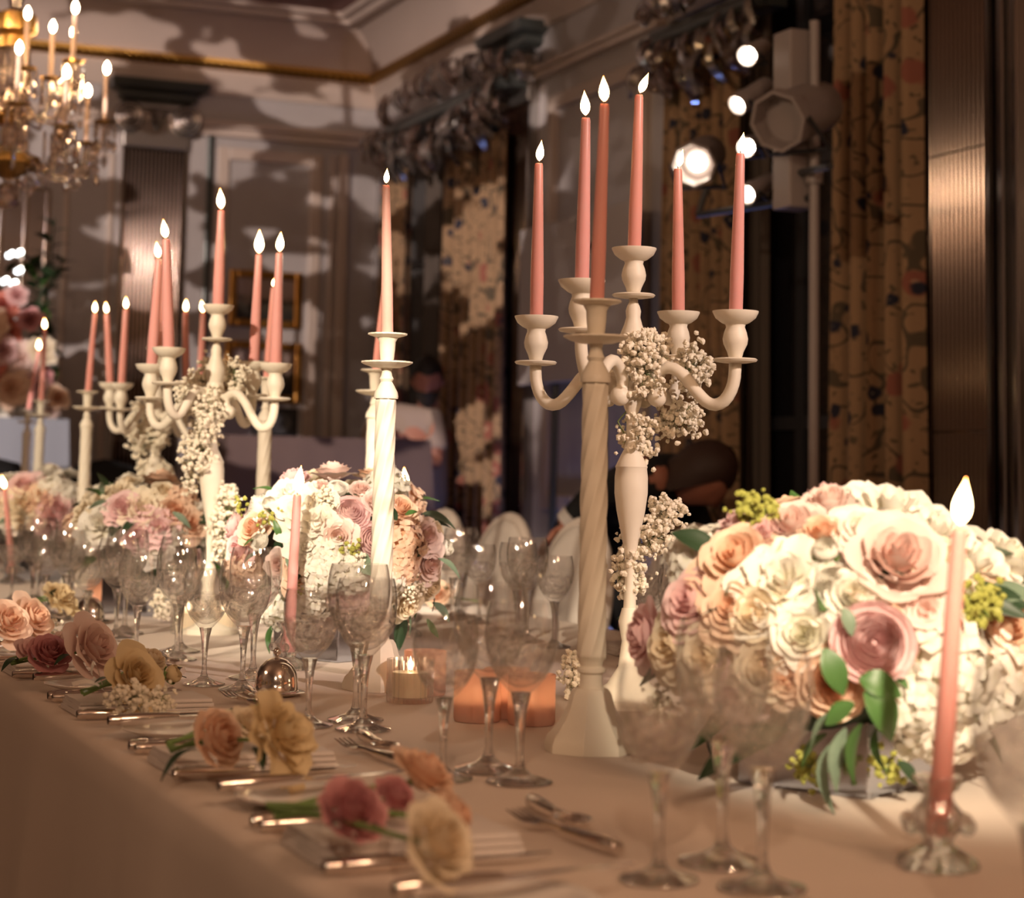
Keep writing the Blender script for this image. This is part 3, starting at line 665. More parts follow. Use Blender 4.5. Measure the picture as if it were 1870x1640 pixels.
def spread(items):
    """slide touching goblets apart along the line of sight"""
    P_ = [Vector((p[0], p[1])) for _, p in items]
    for _ in range(60):
        for i in range(len(P_)):
            for j in range(i):
                need = (GD[items[i][0]]+GD[items[j][0]])/2; d = P_[i]-P_[j]
                if d.length < need:
                    v = P_[i].normalized(); s_ = 1 if P_[i].length > P_[j].length else -1; P_[i] = P_[i]+v*s_*.002; P_[j] = P_[j]-v*s_*.002
    return [(k, p) for (k, _), p in zip(items, P_)]
for n, s, m_, t in NEAR:
    for size, q in spread([('small', onz(*s)), ('medium', onz(*m_)), ('tall', onz(*t))]):
        glass(size, q, '%s cut crystal goblet in the %s' % ({'small': 'smallest', 'medium': 'middle sized', 'tall': 'tallest'}[size], n))
pg = atd(1890, 1500, 1.40); glass('tall', (pg.x, pg.y), 'out of focus goblet cut by the right edge in the lower corner')
for n, s, m_, t in [('far side trio right of the middle flower dome', (1.712, 3.772), (1.735, 4.02), (1.705, 3.90)), ('far side trio behind the nearest candelabrum', (1.712, 3.226), (1.745, 3.40), (1.70, 3.36)), ('far side trio touching the middle flower dome', (1.80, 4.40), (1.79, 4.55), (1.83, 4.60))]:
    for size, q in spread([('small', s), ('medium', m_), ('tall', t)]):
        glass(size, q, '%s cut crystal goblet in the %s' % ({'small': 'smallest', 'medium': 'middle sized', 'tall': 'tallest'}[size], n))

# ---------------------------------------------------------------- votives
def votive(p, kind, label, r=.036, h=.072):
    root = thing('votive', label, 'votive candle', (p[0], p[1], TZ+.001), 0, {'pink': 'pink frosted votives', 'clear': 'ribbed clear votives'}[kind])
    if kind == 'pink':
        g = MB(); g.lathe([(r*.95, 0), (r, .004), (r, h), (r-.0025, h), (r-.003, .010), (.0004, .009)], 32); obj('glass_cup', g, 'pink_frost', root)
        g = MB(); g.lathe([(r-.008, .0095), (r-.008, .028), (.004, .0275), (.0004, .028)], 24); obj('wax', g, 'wax_white', root)
        mobj('flame', FLM, 'votive_flame', root, (0, 0, .030), None, .022)
    else:
        g = MB(); rib = lambda th, rr, z: rr*(1+.022*math.cos(26*th)) if rr > r*.9 else rr
        g.lathe([(r*.96, 0), (r, .004), (r, h), (r-.0025, h), (r-.003, .008), (.0004, .007)], 104, mod=rib); obj('glass_cup', g, 'clear_glass', root)
        g = MB(); g.lathe([(r-.009, .0085), (r-.008, .046), (.004, .0455), (.0004, .046)], 24); obj('wax', g, 'wax_white', root)
        mobj('flame', FLM, 'votive_flame', root, (0, 0, .048), None, .022)
for q, n in (((871, 1316), 'left'), ((925, 1309), 'middle'), ((970, 1322), 'right')): votive(onz(*q), 'pink', 'glowing pink frosted votive, %s of the three left of the nearest candlestick foot' % n, .034, .070)
votive(onz(775, 1268), 'pink', 'pink frosted votive behind the ribbed clear votive', .034, .070)
votive(onz(748, 1282), 'clear', 'ribbed clear votive with lit cream candle beside the pink votives', .036, .066)
votive(onz(342, 1157), 'clear', 'ribbed clear votive left of the near crystal candle holder')
votive(onz(408, 1157), 'clear', 'ribbed clear votive right of the second candelabrum foot')
votive(onz(184, 1114), 'pink', 'pink frosted votive behind the far butter dome', .036, .075)
votive(onz(243, 1114), 'pink', 'pink frosted votive right of the far butter dome', .036, .075)

# ---------------------------------------------------------------- low crystal holders with tapers
def holder_meshes():
    sc = lambda th, r, z: r*(1+.08*math.cos(8*th)) if r > .016 else r
    g = MB(); g.lathe([(.034, 0), (.036, .004), (.033, .010), (.022, .016), (.013, .022), (.015, .028), (.021, .036), (.0235, .044), (.021, .052), (.015, .060), (.013, .066), (.018, .074), (.0225, .080), (.021, .083), (.0115, .081), (.011, .034), (.0004, .033)], 64, mod=sc)
    body = g.mesh('cut_body', 50)
    g = MB(); g.ball((0, 0, 0), .0085, 10, 7); drop = g.mesh('facet_ball', 0)
    return body, drop
HM = holder_meshes()
def holder(p, label):
    root = thing('crystal_candle_holder', label, 'candle holder', (p[0], p[1], TZ+.001), 0, 'low crystal candle holders')
    mobj('cut_body', HM[0], 'crystal', root)
    for k in range(6): a = k*PI/3; mobj('facet_ball', HM[1], 'crystal', root, (.029*math.cos(a), .029*math.sin(a), .040))
    return Vector((p[0], p[1], TZ+.034))
h = holder(onz(1713, 1585), 'low crystal holder of the taper in the right foreground'); candle_px(h, (1752, 965), (1764, 873), 'pink taper burning in the right foreground before the flowers', r0=.0098, r1=.0072, mat='wax_pink')
h = holder(onz(526, 1222), 'low crystal holder of the taper before the middle flower dome'); candle_px(h, (543, 903), (550, 850), 'pink taper leaning before the left half of the middle flower dome', r0=.0100, r1=.0074, mat='wax_rose')
h = holder(atd(741, 1145, 4.3), 'low crystal holder hidden behind the middle flower dome'); candle_px(h, (740, 896), (738, 853), 'pink taper peeping over the back of the middle flower dome', mat='wax_blush')
h = holder((.985, 6.15), 'low crystal holder at the left edge among far glasses'); candle_px(h, (9, 894), (3, 868), 'pink taper burning low at the left edge', mat='wax_pink')
# ================================================================ flowers (unit radius heads, +Z facing)
def petal(g, az, R, H, span, curl, r, nu=6, nv=6, closed=0.0, t0=0.0, t1=1.0, z0=0.0, ruffle=.04, point=0.0):
    rows = []; ts = []; a1, a2 = r.uniform(0, 6), r.uniform(0, 6); sk = r.uniform(-.12, .12)
    for j in range(nv+1):
        v = j/nv; row = []
        for i in range(nu+1):
            u = -1+2*i/nu
            w = (.22+.78*math.sin(min(1, v*1.1)*PI/2))*(1-(.30+point)*max(0, v-.7)/.3)
            vv = v*(1-.16*u*u*v)
            an = az+u*span/2*w+sk*v
            rr = R*(.22+.78*math.sin(min(1, vv*1.15)*PI/2))
            rr += curl*R*max(0, vv-.42)**2*2.6-closed*R*max(0, vv-.55)**2*2.0
            zz = z0+H*vv-max(0, curl)*H*max(0, vv-.6)**2*3.0
            k = ruffle*R*v*v; rr += k*math.sin(u*4+a1); zz += k*math.sin(u*5+a2)*.9
            rr *= 1+.03*(u*u)*(1 if curl > 0 else -1)
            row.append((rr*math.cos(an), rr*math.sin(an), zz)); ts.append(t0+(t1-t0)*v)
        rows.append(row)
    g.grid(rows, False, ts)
def rose(seed, op=1.0):
    r = random.Random(seed); g = MB(); a = r.uniform(0, 6)
    for n, R, H, c, sp_, z0, t in ((5, .98, .50, .50*op, 1.55, -.18, 1), (5, .84, .66, .34*op, 1.6, -.08, .95), (5, .68, .74, .20*op, 1.7, 0, .85), (4, .52, .80, .10*op, 2.0, .03, .72), (4, .37, .83, .02, 2.2, .05, .58), (3, .24, .84, -.05, 2.6, .06, .45), (2, .12, .82, -.1, 3.4, .07, .35)):
        a += .7
        for k in range(n): petal(g, a+2*PI*k/n+r.uniform(-.15, .15), R*r.uniform(.95, 1.05), H*r.uniform(.94, 1.06), sp_*r.uniform(.95, 1.1), c*r.uniform(.7, 1.3), r, 6, 6, t0=t*.3, t1=t, z0=z0, ruffle=.035, point=.12)
    g.lathe([(.05, -.3), (.3, -.22), (.42, -.05), (.3, .05)], 10)
    return g.mesh('rose', 180)
def ranunculus(seed):
    r = random.Random(seed); g = MB(); a = 0
    for i in range(9):
        q = i/8; R = 1.0-.86*q; n = 8 if i < 4 else (6 if i < 7 else 4); a += .55
        for k in range(n): petal(g, a+2*PI*k/n, R*r.uniform(.96, 1.03), .40+.38*q, 2*PI/n*1.75, .10 if i < 2 else 0, r, 5, 5, closed=.18+.25*q, t0=.62-.2*q, t1=1-.15*q, z0=-.12+.20*q, ruffle=.025, point=-.15)
    g.ball((0, 0, .40), (.10, .10, .12), 8, 6); g.lathe([(.05, -.25), (.3, -.18), (.45, -.02), (.3, .05)], 10)
    return g.mesh('ranunculus', 180)
def peony(seed):
    r = random.Random(seed); g = MB(); a = 0
    for n, R, H, c, sp_, z0 in ((6, 1.02, .30, .35, 1.35, -.05), (6, .90, .45, .42, 1.4, 0), (5, .70, .60, .35, 1.5, .03), (5, .50, .70, .25, 1.6, .05), (5, .32, .72, .12, 1.7, .08), (4, .18, .70, .0, 2.0, .10)):
        a += .5
        for k in range(n): petal(g, a+2*PI*k/n+r.uniform(-.25, .25), R*r.uniform(.85, 1.1), H*r.uniform(.85, 1.15), sp_*r.uniform(.8, 1.1), c*r.uniform(.5, 1.4), r, 7, 6, t0=.15, t1=1, z0=z0, ruffle=.10, point=.05)
    g.lathe([(.05, -.2), (.3, -.12), (.35, .05)], 10)
    return g.mesh('peony', 180)
def hydrangea(seed, n=58):
    r = random.Random(seed); g = MB()
    for i in range(n):
        z = 1-1.55*(i+.5)/n; ph = i*2.39996; s = math.sqrt(max(0, 1-z*z)); nn = Vector((s*math.cos(ph), s*math.sin(ph), z))
        q = look(nn+Vector((r.gauss(0, .22), r.gauss(0, .22), r.gauss(0, .22))), r.uniform(0, 6)); c = nn*r.uniform(.84, 1.06)
        for k in range(4):
            an = k*PI/2; d = q @ Vector((math.cos(an), math.sin(an), 0)); e = q @ Vector((-math.sin(an), math.cos(an), 0)); up = q @ Vector((0, 0, 1))
            l = r.uniform(.25, .34); w_ = l*.52; tilt = r.uniform(-.04, .16)
            g.add([c, c+d*l*.55+e*w_+up*tilt*.6, c+d*l+up*(tilt-.04), c+d*l*.55-e*w_+up*(tilt*.6-.02), c+d*l*.6+up*(tilt*.5+.03)], [(0, 4, 1), (0, 3, 4), (1, 4, 2), (4, 3, 2)], [.35, 1, 1, 1, .8])
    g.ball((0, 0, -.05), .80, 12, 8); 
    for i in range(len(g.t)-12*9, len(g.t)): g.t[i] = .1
    return g.mesh('hydrangea', 180)
def bud(seed):
    r = random.Random(seed); g = MB(); a = 0
    for i in range(4):
        a += .6
        for k in range(4): petal(g, a+k*PI/2, .95-.2*i, 1.5-.05*i, 2.1, 0, r, 5, 6, closed=.75, t0=.2, t1=1, z0=-.3, ruffle=.02)
    return g.mesh('bud', 180)
def sepals():
    r = random.Random(3); g = MB()
    for k in range(5): petal(g, k*1.2566, 1.02, .75, .75, -.1, r, 3, 4, closed=.3, z0=-.34, point=.5)
    g.tube([(0, 0, -.25), (.05, 0, -1.5), (0, .1, -3)], .16, 6)
    return g.mesh('sepals', 60)
FK = dict(rose=[rose(i, o) for i, o in ((1, .8), (2, 1.1), (3, 1.3))], tight=[rose(11, .3), rose(12, .45)], ranunculus=[ranunculus(4), ranunculus(5)], peony=[peony(6), peony(7)], hydrangea=[hydrangea(8), hydrangea(9)], bud=[bud(10)])
SEP = sepals()
def leaf_mesh(w, bend):
    g = MB(); rows = []
    for j in range(8):
        v = j/7; ww = w*math.sin(PI*min(1, v*.96+.03))**.75*(1-.25*v); z = .12*math.sin(v*PI)*bend-.35*bend*v*v
        rows.append([(v, -ww, z+.10*ww), (v, -ww*.5, z+.02), (v, 0, z-.02), (v, ww*.5, z+.02), (v, ww, z+.10*ww)])
    g.grid(rows); return g.mesh('leaf', 180)
LEAF = [leaf_mesh(.30, .6), leaf_mesh(.17, .9), leaf_mesh(.36, 1.2)]
FC = dict(w='petal_white', c='petal_cream', p='petal_peach', b='petal_blush', k='petal_pink', m='petal_mauve', y='petal_yellow', r='petal_coral')
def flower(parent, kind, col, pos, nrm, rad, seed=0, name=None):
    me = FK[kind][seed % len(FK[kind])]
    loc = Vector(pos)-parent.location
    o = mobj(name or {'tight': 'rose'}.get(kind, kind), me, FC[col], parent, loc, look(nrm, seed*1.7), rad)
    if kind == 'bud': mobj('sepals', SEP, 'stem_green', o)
    return o
def leaf(parent, pos, d, ln, mat='leaf_green', kind=0, roll=0):
    d = Vector(d).normalized(); q = d.to_track_quat('X', 'Z').to_matrix() @ Matrix.Rotation(roll, 3, 'X')
    return mobj('leaf', LEAF[kind], mat, parent, Vector(pos)-parent.location, q, ln)
ICO = None
def blobs(g, pts, r, seed=1):
    """little five sided blossoms"""
    t_ = (1+5**.5)/2; iv = [(-1, t_, 0), (1, t_, 0), (-1, -t_, 0), (1, -t_, 0), (0, -1, t_), (0, 1, t_), (0, -1, -t_), (0, 1, -t_), (t_, 0, -1), (t_, 0, 1), (-t_, 0, -1), (-t_, 0, 1)]
    fs = [(0, 11, 5), (0, 5, 1), (0, 1, 7), (0, 7, 10), (0, 10, 11), (1, 5, 9), (5, 11, 4), (11, 10, 2), (10, 7, 6), (7, 1, 8), (3, 9, 4), (3, 4, 2), (3, 2, 6), (3, 6, 8), (3, 8, 9), (4, 9, 5), (2, 4, 11), (6, 2, 10), (8, 6, 7), (9, 8, 1)]
    rr = random.Random(seed)
    for p in pts:
        k = r*rr.uniform(.55, 1.2)/1.9; s = [rr.uniform(.7, 1.25) for _ in range(12)]
        g.add([(p[0]+x*k*q, p[1]+y*k*q, p[2]+z*k*q) for (x, y, z), q in zip(iv, s)], fs)
def breath_clump(gb, gs, c, rad, n, r, br=.0046):
    """a cloud of blossom on thin forking stems round c; rad = (right, depth, up)"""
    c = Vector(c); fwd = Vector((FW.x, FW.y, 0)).normalized(); rt = Vector((fwd.y, -fwd.x, 0)); pts = []
    for i in range(max(1, n//5)):
        d = Vector((r.gauss(0, 1), r.gauss(0, 1), r.gauss(0, 1))).normalized()*r.uniform(.35, 1.0)**.6
        q = c+rt*d.x*rad[0]+fwd*d.y*rad[1]+Vector((0, 0, d.z*rad[2]))
        gs.tube([c+(q-c)*.15, c+(q-c)*.6+Vector((0, 0, .002)), q], .0006, 3)
        for k in range(5): pts.append(q+Vector((r.gauss(0, 1), r.gauss(0, 1), r.gauss(0, 1)))*.0075)
    blobs(gb, pts, br, r.randint(0, 9999))
def garland(center, d, spec, label, seed, br=.0050):
    r = random.Random(seed); root = thing('blossom_garland', label, 'garland', center, 0, 'white blossom garlands'); gb, gs = MB(), MB()
    for px0, py0, px1, py1, n, dd in spec:
        c = atd((px0+px1)/2, (py0+py1)/2, d+dd); s = (d+dd)/F
        breath_clump(gb, gs, c, ((px1-px0)/2*s*.93, .035, (py1-py0)/2*s*.93), n, r, br)
    for g_ in (gb, gs): g_.xf(Matrix.Translation(-Vector(center)))
    gs.tube([(0, 0, .30), (.02, -.01, .36), (-.02, .01, .44), (.02, -.02, .50), (0, 0, .55)], .0015, 5)
    stuff(obj('blossom', gb, 'breath_bloom', root, 0)); stuff(obj('stems', gs, 'breath_stem', root, 0))
garland((c1.x, c1.y, TZ), 3.13, [(1128, 602, 1232, 694, 420, -.03), (1140, 640, 1215, 720, 180, -.05), (1226, 628, 1302, 722, 260, .04), (1126, 750, 1200, 842, 260, -.02), (1196, 730, 1285, 812, 240, 0), (1182, 905, 1253, 985, 230, .0), (1160, 950, 1225, 1015, 160, -.03), (1122, 968, 1178, 1105, 300, -.03)], 'white baby\'s breath garland wound round the nearest candelabrum', 5)
garland((c2.x, c2.y, TZ), 4.35, [(342, 700, 410, 812, 420, -.06), (330, 795, 392, 870, 300, -.04), (336, 860, 362, 895, 60, -.03), (400, 652, 455, 724, 200, .03), (318, 676, 378, 750, 240, .02), (388, 870, 436, 1040, 420, -.05), (350, 650, 400, 720, 120, .02)], 'white baby\'s breath garland wound round the second candelabrum', 6, .0056)
garland((c3.x, c3.y, TZ), 5.9, [(230, 762, 310, 842, 420, -.05), (246, 832, 315, 886, 260, -.03), (236, 730, 275, 770, 110, 0)], 'white baby\'s breath garland wound round the farthest candelabrum', 7, .0068)

# ---------------------------------------------------------------- flower domes in mirrored boxes
def ellip_hit(px, py, C, rad):
    o = CAMP-C; d = ray(px, py); q = lambda v: Vector((v.x/rad[0], v.y/rad[1], v.z/rad[2]))
    oo, dd = q(o), q(d); a = dd.dot(dd); b_ = 2*oo.dot(dd); c_ = oo.dot(oo)-1; D = b_*b_-4*a*c_
    t = (-b_-math.sqrt(D))/(2*a) if D > 0 else -b_/(2*a)
    p = CAMP+d*t; v = p-C; n = Vector((v.x/rad[0]**2, v.y/rad[1]**2, v.z/rad[2]**2)).normalized(); return p, n
def dome(label, C, rad, spec, fill, seed, leaves=(), breath=(), seeds=(), pal='wcpbk', core_mat='leaf_dark'):
    r = random.Random(seed); C = Vector(C); root = thing('flower_dome', label, 'flower arrangement', (C.x, C.y, TZ+.001), 0, 'flower domes along the table')
    g = MB(); g.box((-.085, -.085, 0), (.085, .085, .085)); g.xf(Matrix.Rotation(.5, 4, 'Z')); obj('mirrored_box', g, 'mirror_blue', root, 0, bevel=.003)
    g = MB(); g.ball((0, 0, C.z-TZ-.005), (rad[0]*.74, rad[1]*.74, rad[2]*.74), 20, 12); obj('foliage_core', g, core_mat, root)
    placed = []
    for i, s in enumerate(spec):
        px, py, kind, col, rd = s[:5]; p, n = ellip_hit(px, py, C, rad)
        if len(s) > 5: p = p+(CAMP-p).normalized()*s[5]
        n = (n+(CAMP-p).normalized()*.35+Vector((0, 0, .15))).normalized(); flower(root, kind, col, p-n*rd*.55, n, rd, seed+i); placed.append((p, rd))
    k = 0
    for i in range(fill*6):
        if k >= fill: break
        z = r.uniform(-.35, 1); ph = r.uniform(0, 2*PI); s = math.sqrt(1-z*z); u = Vector((s*math.cos(ph), s*math.sin(ph), z)); p = C+Vector((u.x*rad[0], u.y*rad[1], u.z*rad[2]))
        rd = r.uniform(.026, .042)
        if any((p-a).length < (rd+b_)*.62 for a, b_ in placed): continue
        kind = r.choice(['rose', 'rose', 'tight', 'ranunculus', 'peony', 'hydrangea']); n = Vector((u.x/rad[0], u.y/rad[1], u.z/rad[2])).normalized()
        if kind == 'hydrangea': rd *= 1.35
        flower(root, kind, r.choice(pal) if kind != 'hydrangea' else r.choice('wwcp'), p-n*rd*.55, n, rd, seed+i+50); placed.append((p, rd)); k += 1
    for i in range(26):       # greenery between and below the heads
        ph = r.uniform(0, 2*PI); z = r.uniform(-.75, .75); s = math.sqrt(1-z*z); u = Vector((s*math.cos(ph), s*math.sin(ph), z))
        p = C+Vector((u.x*rad[0], u.y*rad[1], u.z*rad[2]))*.88
        leaf(root, p, u+Vector((r.uniform(-.5, .5), r.uniform(-.5, .5), r.uniform(-.7, .2))), r.uniform(.045, .075), r.choice(['leaf_green', 'leaf_grey', 'leaf_dark']), r.choice([0, 1, 1]), r.uniform(-1, 1))
    for px, py, tx, ty, mt_, kd, pull in leaves:
        p, n = ellip_hit(px, py, C, rad); d0 = depth(p)-pull; a, b_ = atd(px, py, d0), atd(tx, ty, d0-.01); leaf(root, a, b_-a, (b_-a).length, mt_, kd, r.uniform(-.5, .5)+PI/2*.6)
    if breath:
        gb, gs = MB(), MB()
        for px, py, rp, n in breath:
            p, nn = ellip_hit(px, py, C, rad); s = depth(p)/F*rp; breath_clump(gb, gs, p, (s, s*.6, s), n, r, .0036)
        for g_ in (gb, gs): g_.xf(Matrix.Translation(-root.location))
        stuff(obj('breath_blossom', gb, 'breath_bloom', root, 0)); stuff(obj('breath_stems', gs, 'breath_stem', root, 0))
    if seeds:
        gb, gs = MB(), MB(); 
        for px, py, rp, n in seeds:
            p, nn = ellip_hit(px, py, C, rad); s = depth(p)/F*rp; breath_clump(gb, gs, p+nn*.01, (s, s*.5, s), n, r, .0048)
        for g_ in (gb, gs): g_.xf(Matrix.Translation(-root.location))
        stuff(obj('seed_sprigs', gb, 'seed_green', root, 0)); stuff(obj('sprig_stems', gs, 'stem_green', root, 0))
    return root
D1 = [(1513, 911, 'tight', 'b', .034), (1635, 920, 'peony', 'w', .056), (1646, 1012, 'rose', 'b', .056, .015), (1430, 1055, 'peony', 'w', .050), (1520, 1060, 'ranunculus', 'w', .027), (1508, 1005, 'bud', 'w', .017),
      (1344, 1012, 'rose', 'p', .045), (1258, 1095, 'rose', 'k', .040), (1335, 1108, 'rose', 'p', .036), (1380, 1120, 'tight', 'c', .034), (1598, 1172, 'ranunculus', 'k', .045, .045), (1468, 1156, 'rose', 'w', .036), (1524, 1250, 'tight', 'p', .040, .02),
      (1735, 1225, 'hydrangea', 'w', .066), (1740, 1325, 'hydrangea', 'w', .058), (1690, 1290, 'hydrangea', 'w', .050), (1790, 1020, 'peony', 'w', .048), (1850, 1015, 'rose', 'w', .044), (1842, 1135, 'rose', 'p', .048), (1448, 950, 'rose', 'b', .036), (1400, 965, 'tight', 'k', .022),
      (1500, 968, 'tight', 'p', .026), (1225, 1180, 'rose', 'c', .044), (1165, 1160, 'rose', 'k', .036), (1290, 1200, 'rose', 'c', .036), (1830, 1250, 'hydrangea', 'w', .055), (1575, 965, 'rose', 'w', .036), (1715, 960, 'peony', 'w', .040), (1400, 1220, 'rose', 'c', .036), (1345, 1270, 'rose', 'k', .03), (1440, 1235, 'rose', 'p', .03), (1560, 1085, 'rose', 'w', .03), (1690, 1120, 'rose', 'b', .03)]
LV1 = [(1505, 1185, 1545, 1270, 'leaf_green', 0, .05), (1570, 1240, 1650, 1262, 'leaf_green', 2, .05), (1580, 1262, 1648, 1345, 'leaf_green', 2, .06), (1560, 1285, 1500, 1320, 'leaf_green', 0, .06), (1575, 1320, 1540, 1425, 'leaf_green', 0, .06), (1530, 1300, 1465, 1350, 'leaf_grey', 1, .05), (1545, 1330, 1510, 1440, 'leaf_grey', 1, .05), (1515, 1360, 1495, 1480, 'leaf_grey', 1, .04), (1600, 1330, 1600, 1410, 'leaf_green', 1, .05), (1640, 1390, 1680, 1430, 'leaf_dark', 0, .04), (1540, 1110, 1560, 1160, 'leaf_grey', 0, .05), (1440, 1330, 1260, 1400, 'leaf_dark', 1, .03), (1510, 1340, 1450, 1390, 'leaf_green', 1, .04)]
dome('large near dome of white, blush and peach flowers at the right', (1.285, 2.02, .925), (.215, .215, .165), D1, 26, 20, LV1, [(1200, 1290, 30, 60)], [(1373, 948, 24, 60), (1765, 1105, 45, 160), (1610, 1390, 22, 50), (1480, 1390, 22, 50), (1405, 945, 20, 40)])
D2 = [(557, 930, 'peony', 'w', .050), (528, 900, 'peony', 'w', .036), (580, 955, 'peony', 'w', .044), (641, 930, 'ranunculus', 'k', .034), (616, 980, 'rose', 'b', .030), (686, 986, 'ranunculus', 'k', .036), (616, 886, 'ranunculus', 'w', .020), (660, 890, 'tight', 'b', .020), (605, 1020, 'hydrangea', 'w', .042), (562, 996, 'peony', 'w', .034), (585, 1050, 'hydrangea', 'w', .044),
      (459, 962, 'rose', 'p', .030), (431, 1003, 'rose', 'k', .028), (492, 920, 'bud', 'w', .014), (470, 986, 'ranunculus', 'w', .018), (508, 1032, 'rose', 'b', .024), (545, 1048, 'rose', 'p', .032), (744, 985, 'hydrangea', 'p', .042), (738, 1030, 'hydrangea', 'p', .038), (782, 976, 'rose', 'b', .030), (734, 925, 'rose', 'p', .028), (788, 1032, 'rose', 'b', .028), (788, 1072, 'tight', 'c', .030),
      (813, 1001, 'bud', 'w', .017), (497, 1125, 'hydrangea', 'w', .040), (744, 1107, 'rose', 'c', .032), (646, 1045, 'hydrangea', 'w', .040), (712, 1062, 'hydrangea', 'w', .034), (715, 893, 'bud', 'w', .014), (585, 885, 'tight', 'b', .016), (690, 915, 'rose', 'b', .026), (640, 1090, 'rose', 'k', .03), (560, 1100, 'hydrangea', 'w', .04), (690, 1110, 'rose', 'c', .03)]
LV2 = [(800, 1020, 845, 1045, 'leaf_grey', 1, .02), (742, 1130, 722, 1185, 'leaf_dark', 0, .02), (500, 1140, 482, 1190, 'leaf_green', 1, .02), (790, 1100, 825, 1130, 'leaf_grey', 0, .01), (725, 950, 712, 925, 'leaf_dark', 0, .03), (740, 940, 760, 932, 'leaf_green', 0, .03), (470, 1010, 440, 1025, 'leaf_grey', 1, .02), (720, 935, 705, 960, 'leaf_grey', 0, .03), (780, 1130, 800, 1165, 'leaf_green', 1, .0), (500, 950, 515, 990, 'leaf_green', 1, .02)]
dome('sharp middle dome of white, pink and peach flowers behind the leaning taper', (tuple(atd(618, 1003, 3.80))), (.212, .212, .158), [(a_, b_, c_, d_, e_*1.09) for a_, b_, c_, d_, e_ in D2], 18, 40, LV2, [(586, 918, 26, 90), (749, 1072, 26, 90), (646, 1010, 22, 60), (480, 955, 14, 25)], [(446, 926, 13, 18), (495, 950, 16, 20), (640, 1000, 16, 25), (545, 1070, 14, 16)])
dome('third dome of cream and peach flowers beneath the second candelabrum', (1.115, 4.86, .945), (.205, .205, .145), [(225, 925, 'rose', 'k', .045), (180, 950, 'peony', 'w', .05), (262, 925, 'peony', 'c', .05), (290, 962, 'peony', 'k', .045), (320, 930, 'rose', 'p', .04), (215, 893, 'peony', 'c', .035), (160, 975, 'peony', 'w', .04), (335, 905, 'hydrangea', 'p', .04), (325, 975, 'ranunculus', 'w', .026), (300, 895, 'rose', 'c', .032), (250, 975, 'rose', 'k', .035), (350, 955, 'rose', 'p', .036), (280, 1000, 'peony', 'w', .04)], 26, 60, [(190, 900, 182, 880, 'leaf_grey', 0, .02), (315, 935, 350, 960, 'leaf_grey', 1, .04), (195, 915, 160, 925, 'leaf_grey', 1, .03)], pal='wcpbc')
dome('farthest dome of cream and pink flowers at the left edge', (1.115, 6.38, .950), (.215, .215, .155), [(45, 885, 'rose', 'k', .05), (100, 885, 'hydrangea', 'w', .06), (105, 925, 'rose', 'k', .055), (40, 920, 'peony', 'c', .06), (75, 905, 'peony', 'p', .05), (95, 950, 'rose', 'k', .05), (125, 900, 'hydrangea', 'w', .045), (20, 940, 'peony', 'w', .05), (130, 945, 'peony', 'w', .045)], 24, 80, pal='wcpbw')
# ================================================================ place settings
def napkin_mesh():
    g = MB()
    for k, (w_, z0, th) in enumerate(((.058, .0005, .007), (.056, .0078, .0062), (.053, .0142, .0058))):
        sec = []
        for i in range(8): a = -PI/2+PI*i/7; sec.append((w_+th/2*math.cos(a), z0+th/2+th/2*math.sin(a)))
        for i in range(1, 6): t = i/6; sec.append((w_-2*w_*t, z0+th+.0006*math.sin(t*9+k)))
        for i in range(8): a = PI/2+PI*i/7; sec.append((-w_+th/2*math.cos(a), z0+th/2+th/2*math.sin(a)))
        for i in range(1, 6): t = i/6; sec.append((-w_+2*w_*t, z0))
        rows = []
        for j in range(11):
            x = -.10+.2*j/10; rows.append([(x*(1-.02*k), y*(1+.02*math.sin(j*1.1+k)), z) for y, z in sec])
        b0 = len(g.v); n = len(sec); g.grid(rows, True); g.f.append(tuple(b0+i for i in range(n))); g.f.append(tuple(b0+10*n+i for i in reversed(range(n))))
    return g.mesh('napkin', 50)
NAP = napkin_mesh()
def handle_prof(l): return [(.0055, 0), (.0072, .004), (.0064, .010), (.0078, .014), (.0078, .05*l/.1), (.0062, .85*l), (.0045, l)]
def knife_meshes():
    g = MB(); g.lathe(handle_prof(.095), 12); g.xf(Matrix.Rotation(PI/2, 4, 'Y')); hd = g.mesh('handle', 40)
    g = MB(); rows = []
    for j in range(9):
        v = j/8; x = .093+.125*v; w_ = .0095*(1-.7*max(0, v-.7)/.3); rows.append([(x, -w_, .0006), (x, 0, .0018), (x, w_*.7, .0006), (x, 0, -.0006)])
    g.grid(rows, True); bl = g.mesh('blade', 40); return hd, bl
def fork_meshes():
    g = MB(); g.lathe(handle_prof(.10), 10, mod=None); g.xf(Matrix.Rotation(PI/2, 4, 'Y')); hd = g.mesh('handle', 40)
    g = MB(); g.tube([(.098, 0, .001), (.125, 0, .002), (.140, 0, .001)], [.004, .003, .004], 8); g.box((.138, -.011, -.001), (.152, .011, .0015)); 
    nk = g.mesh('neck', 40); g = MB(); g.tube([(0, 0, 0), (.02, 0, .001), (.045, 0, .006)], [.0018, .0016, .0008], 6); return hd, nk, g.mesh('tine', 60)
def spoon_meshes():
    g = MB(); g.lathe(handle_prof(.085), 10); g.xf(Matrix.Rotation(PI/2, 4, 'Y')); hd = g.mesh('handle', 40)
    g = MB(); g.tube([(.083, 0, .001), (.105, 0, .004), (.116, 0, .002)], [.0042, .003, .004], 8); nk = g.mesh('neck', 60)
    g = MB(); rows = []
    for j in range(9):
        ph = PI*j/8; row = []
        for i in range(9):
            u = -1+i/4; x = .140-.026*math.cos(ph); w_ = .0185*math.sin(ph)**.8; row.append((x, u*w_, -.0085*(1-u*u)*math.sin(ph)+.004))
        rows.append(row)
    g.grid(rows); bw = g.mesh('bowl', 180); return hd, nk, bw
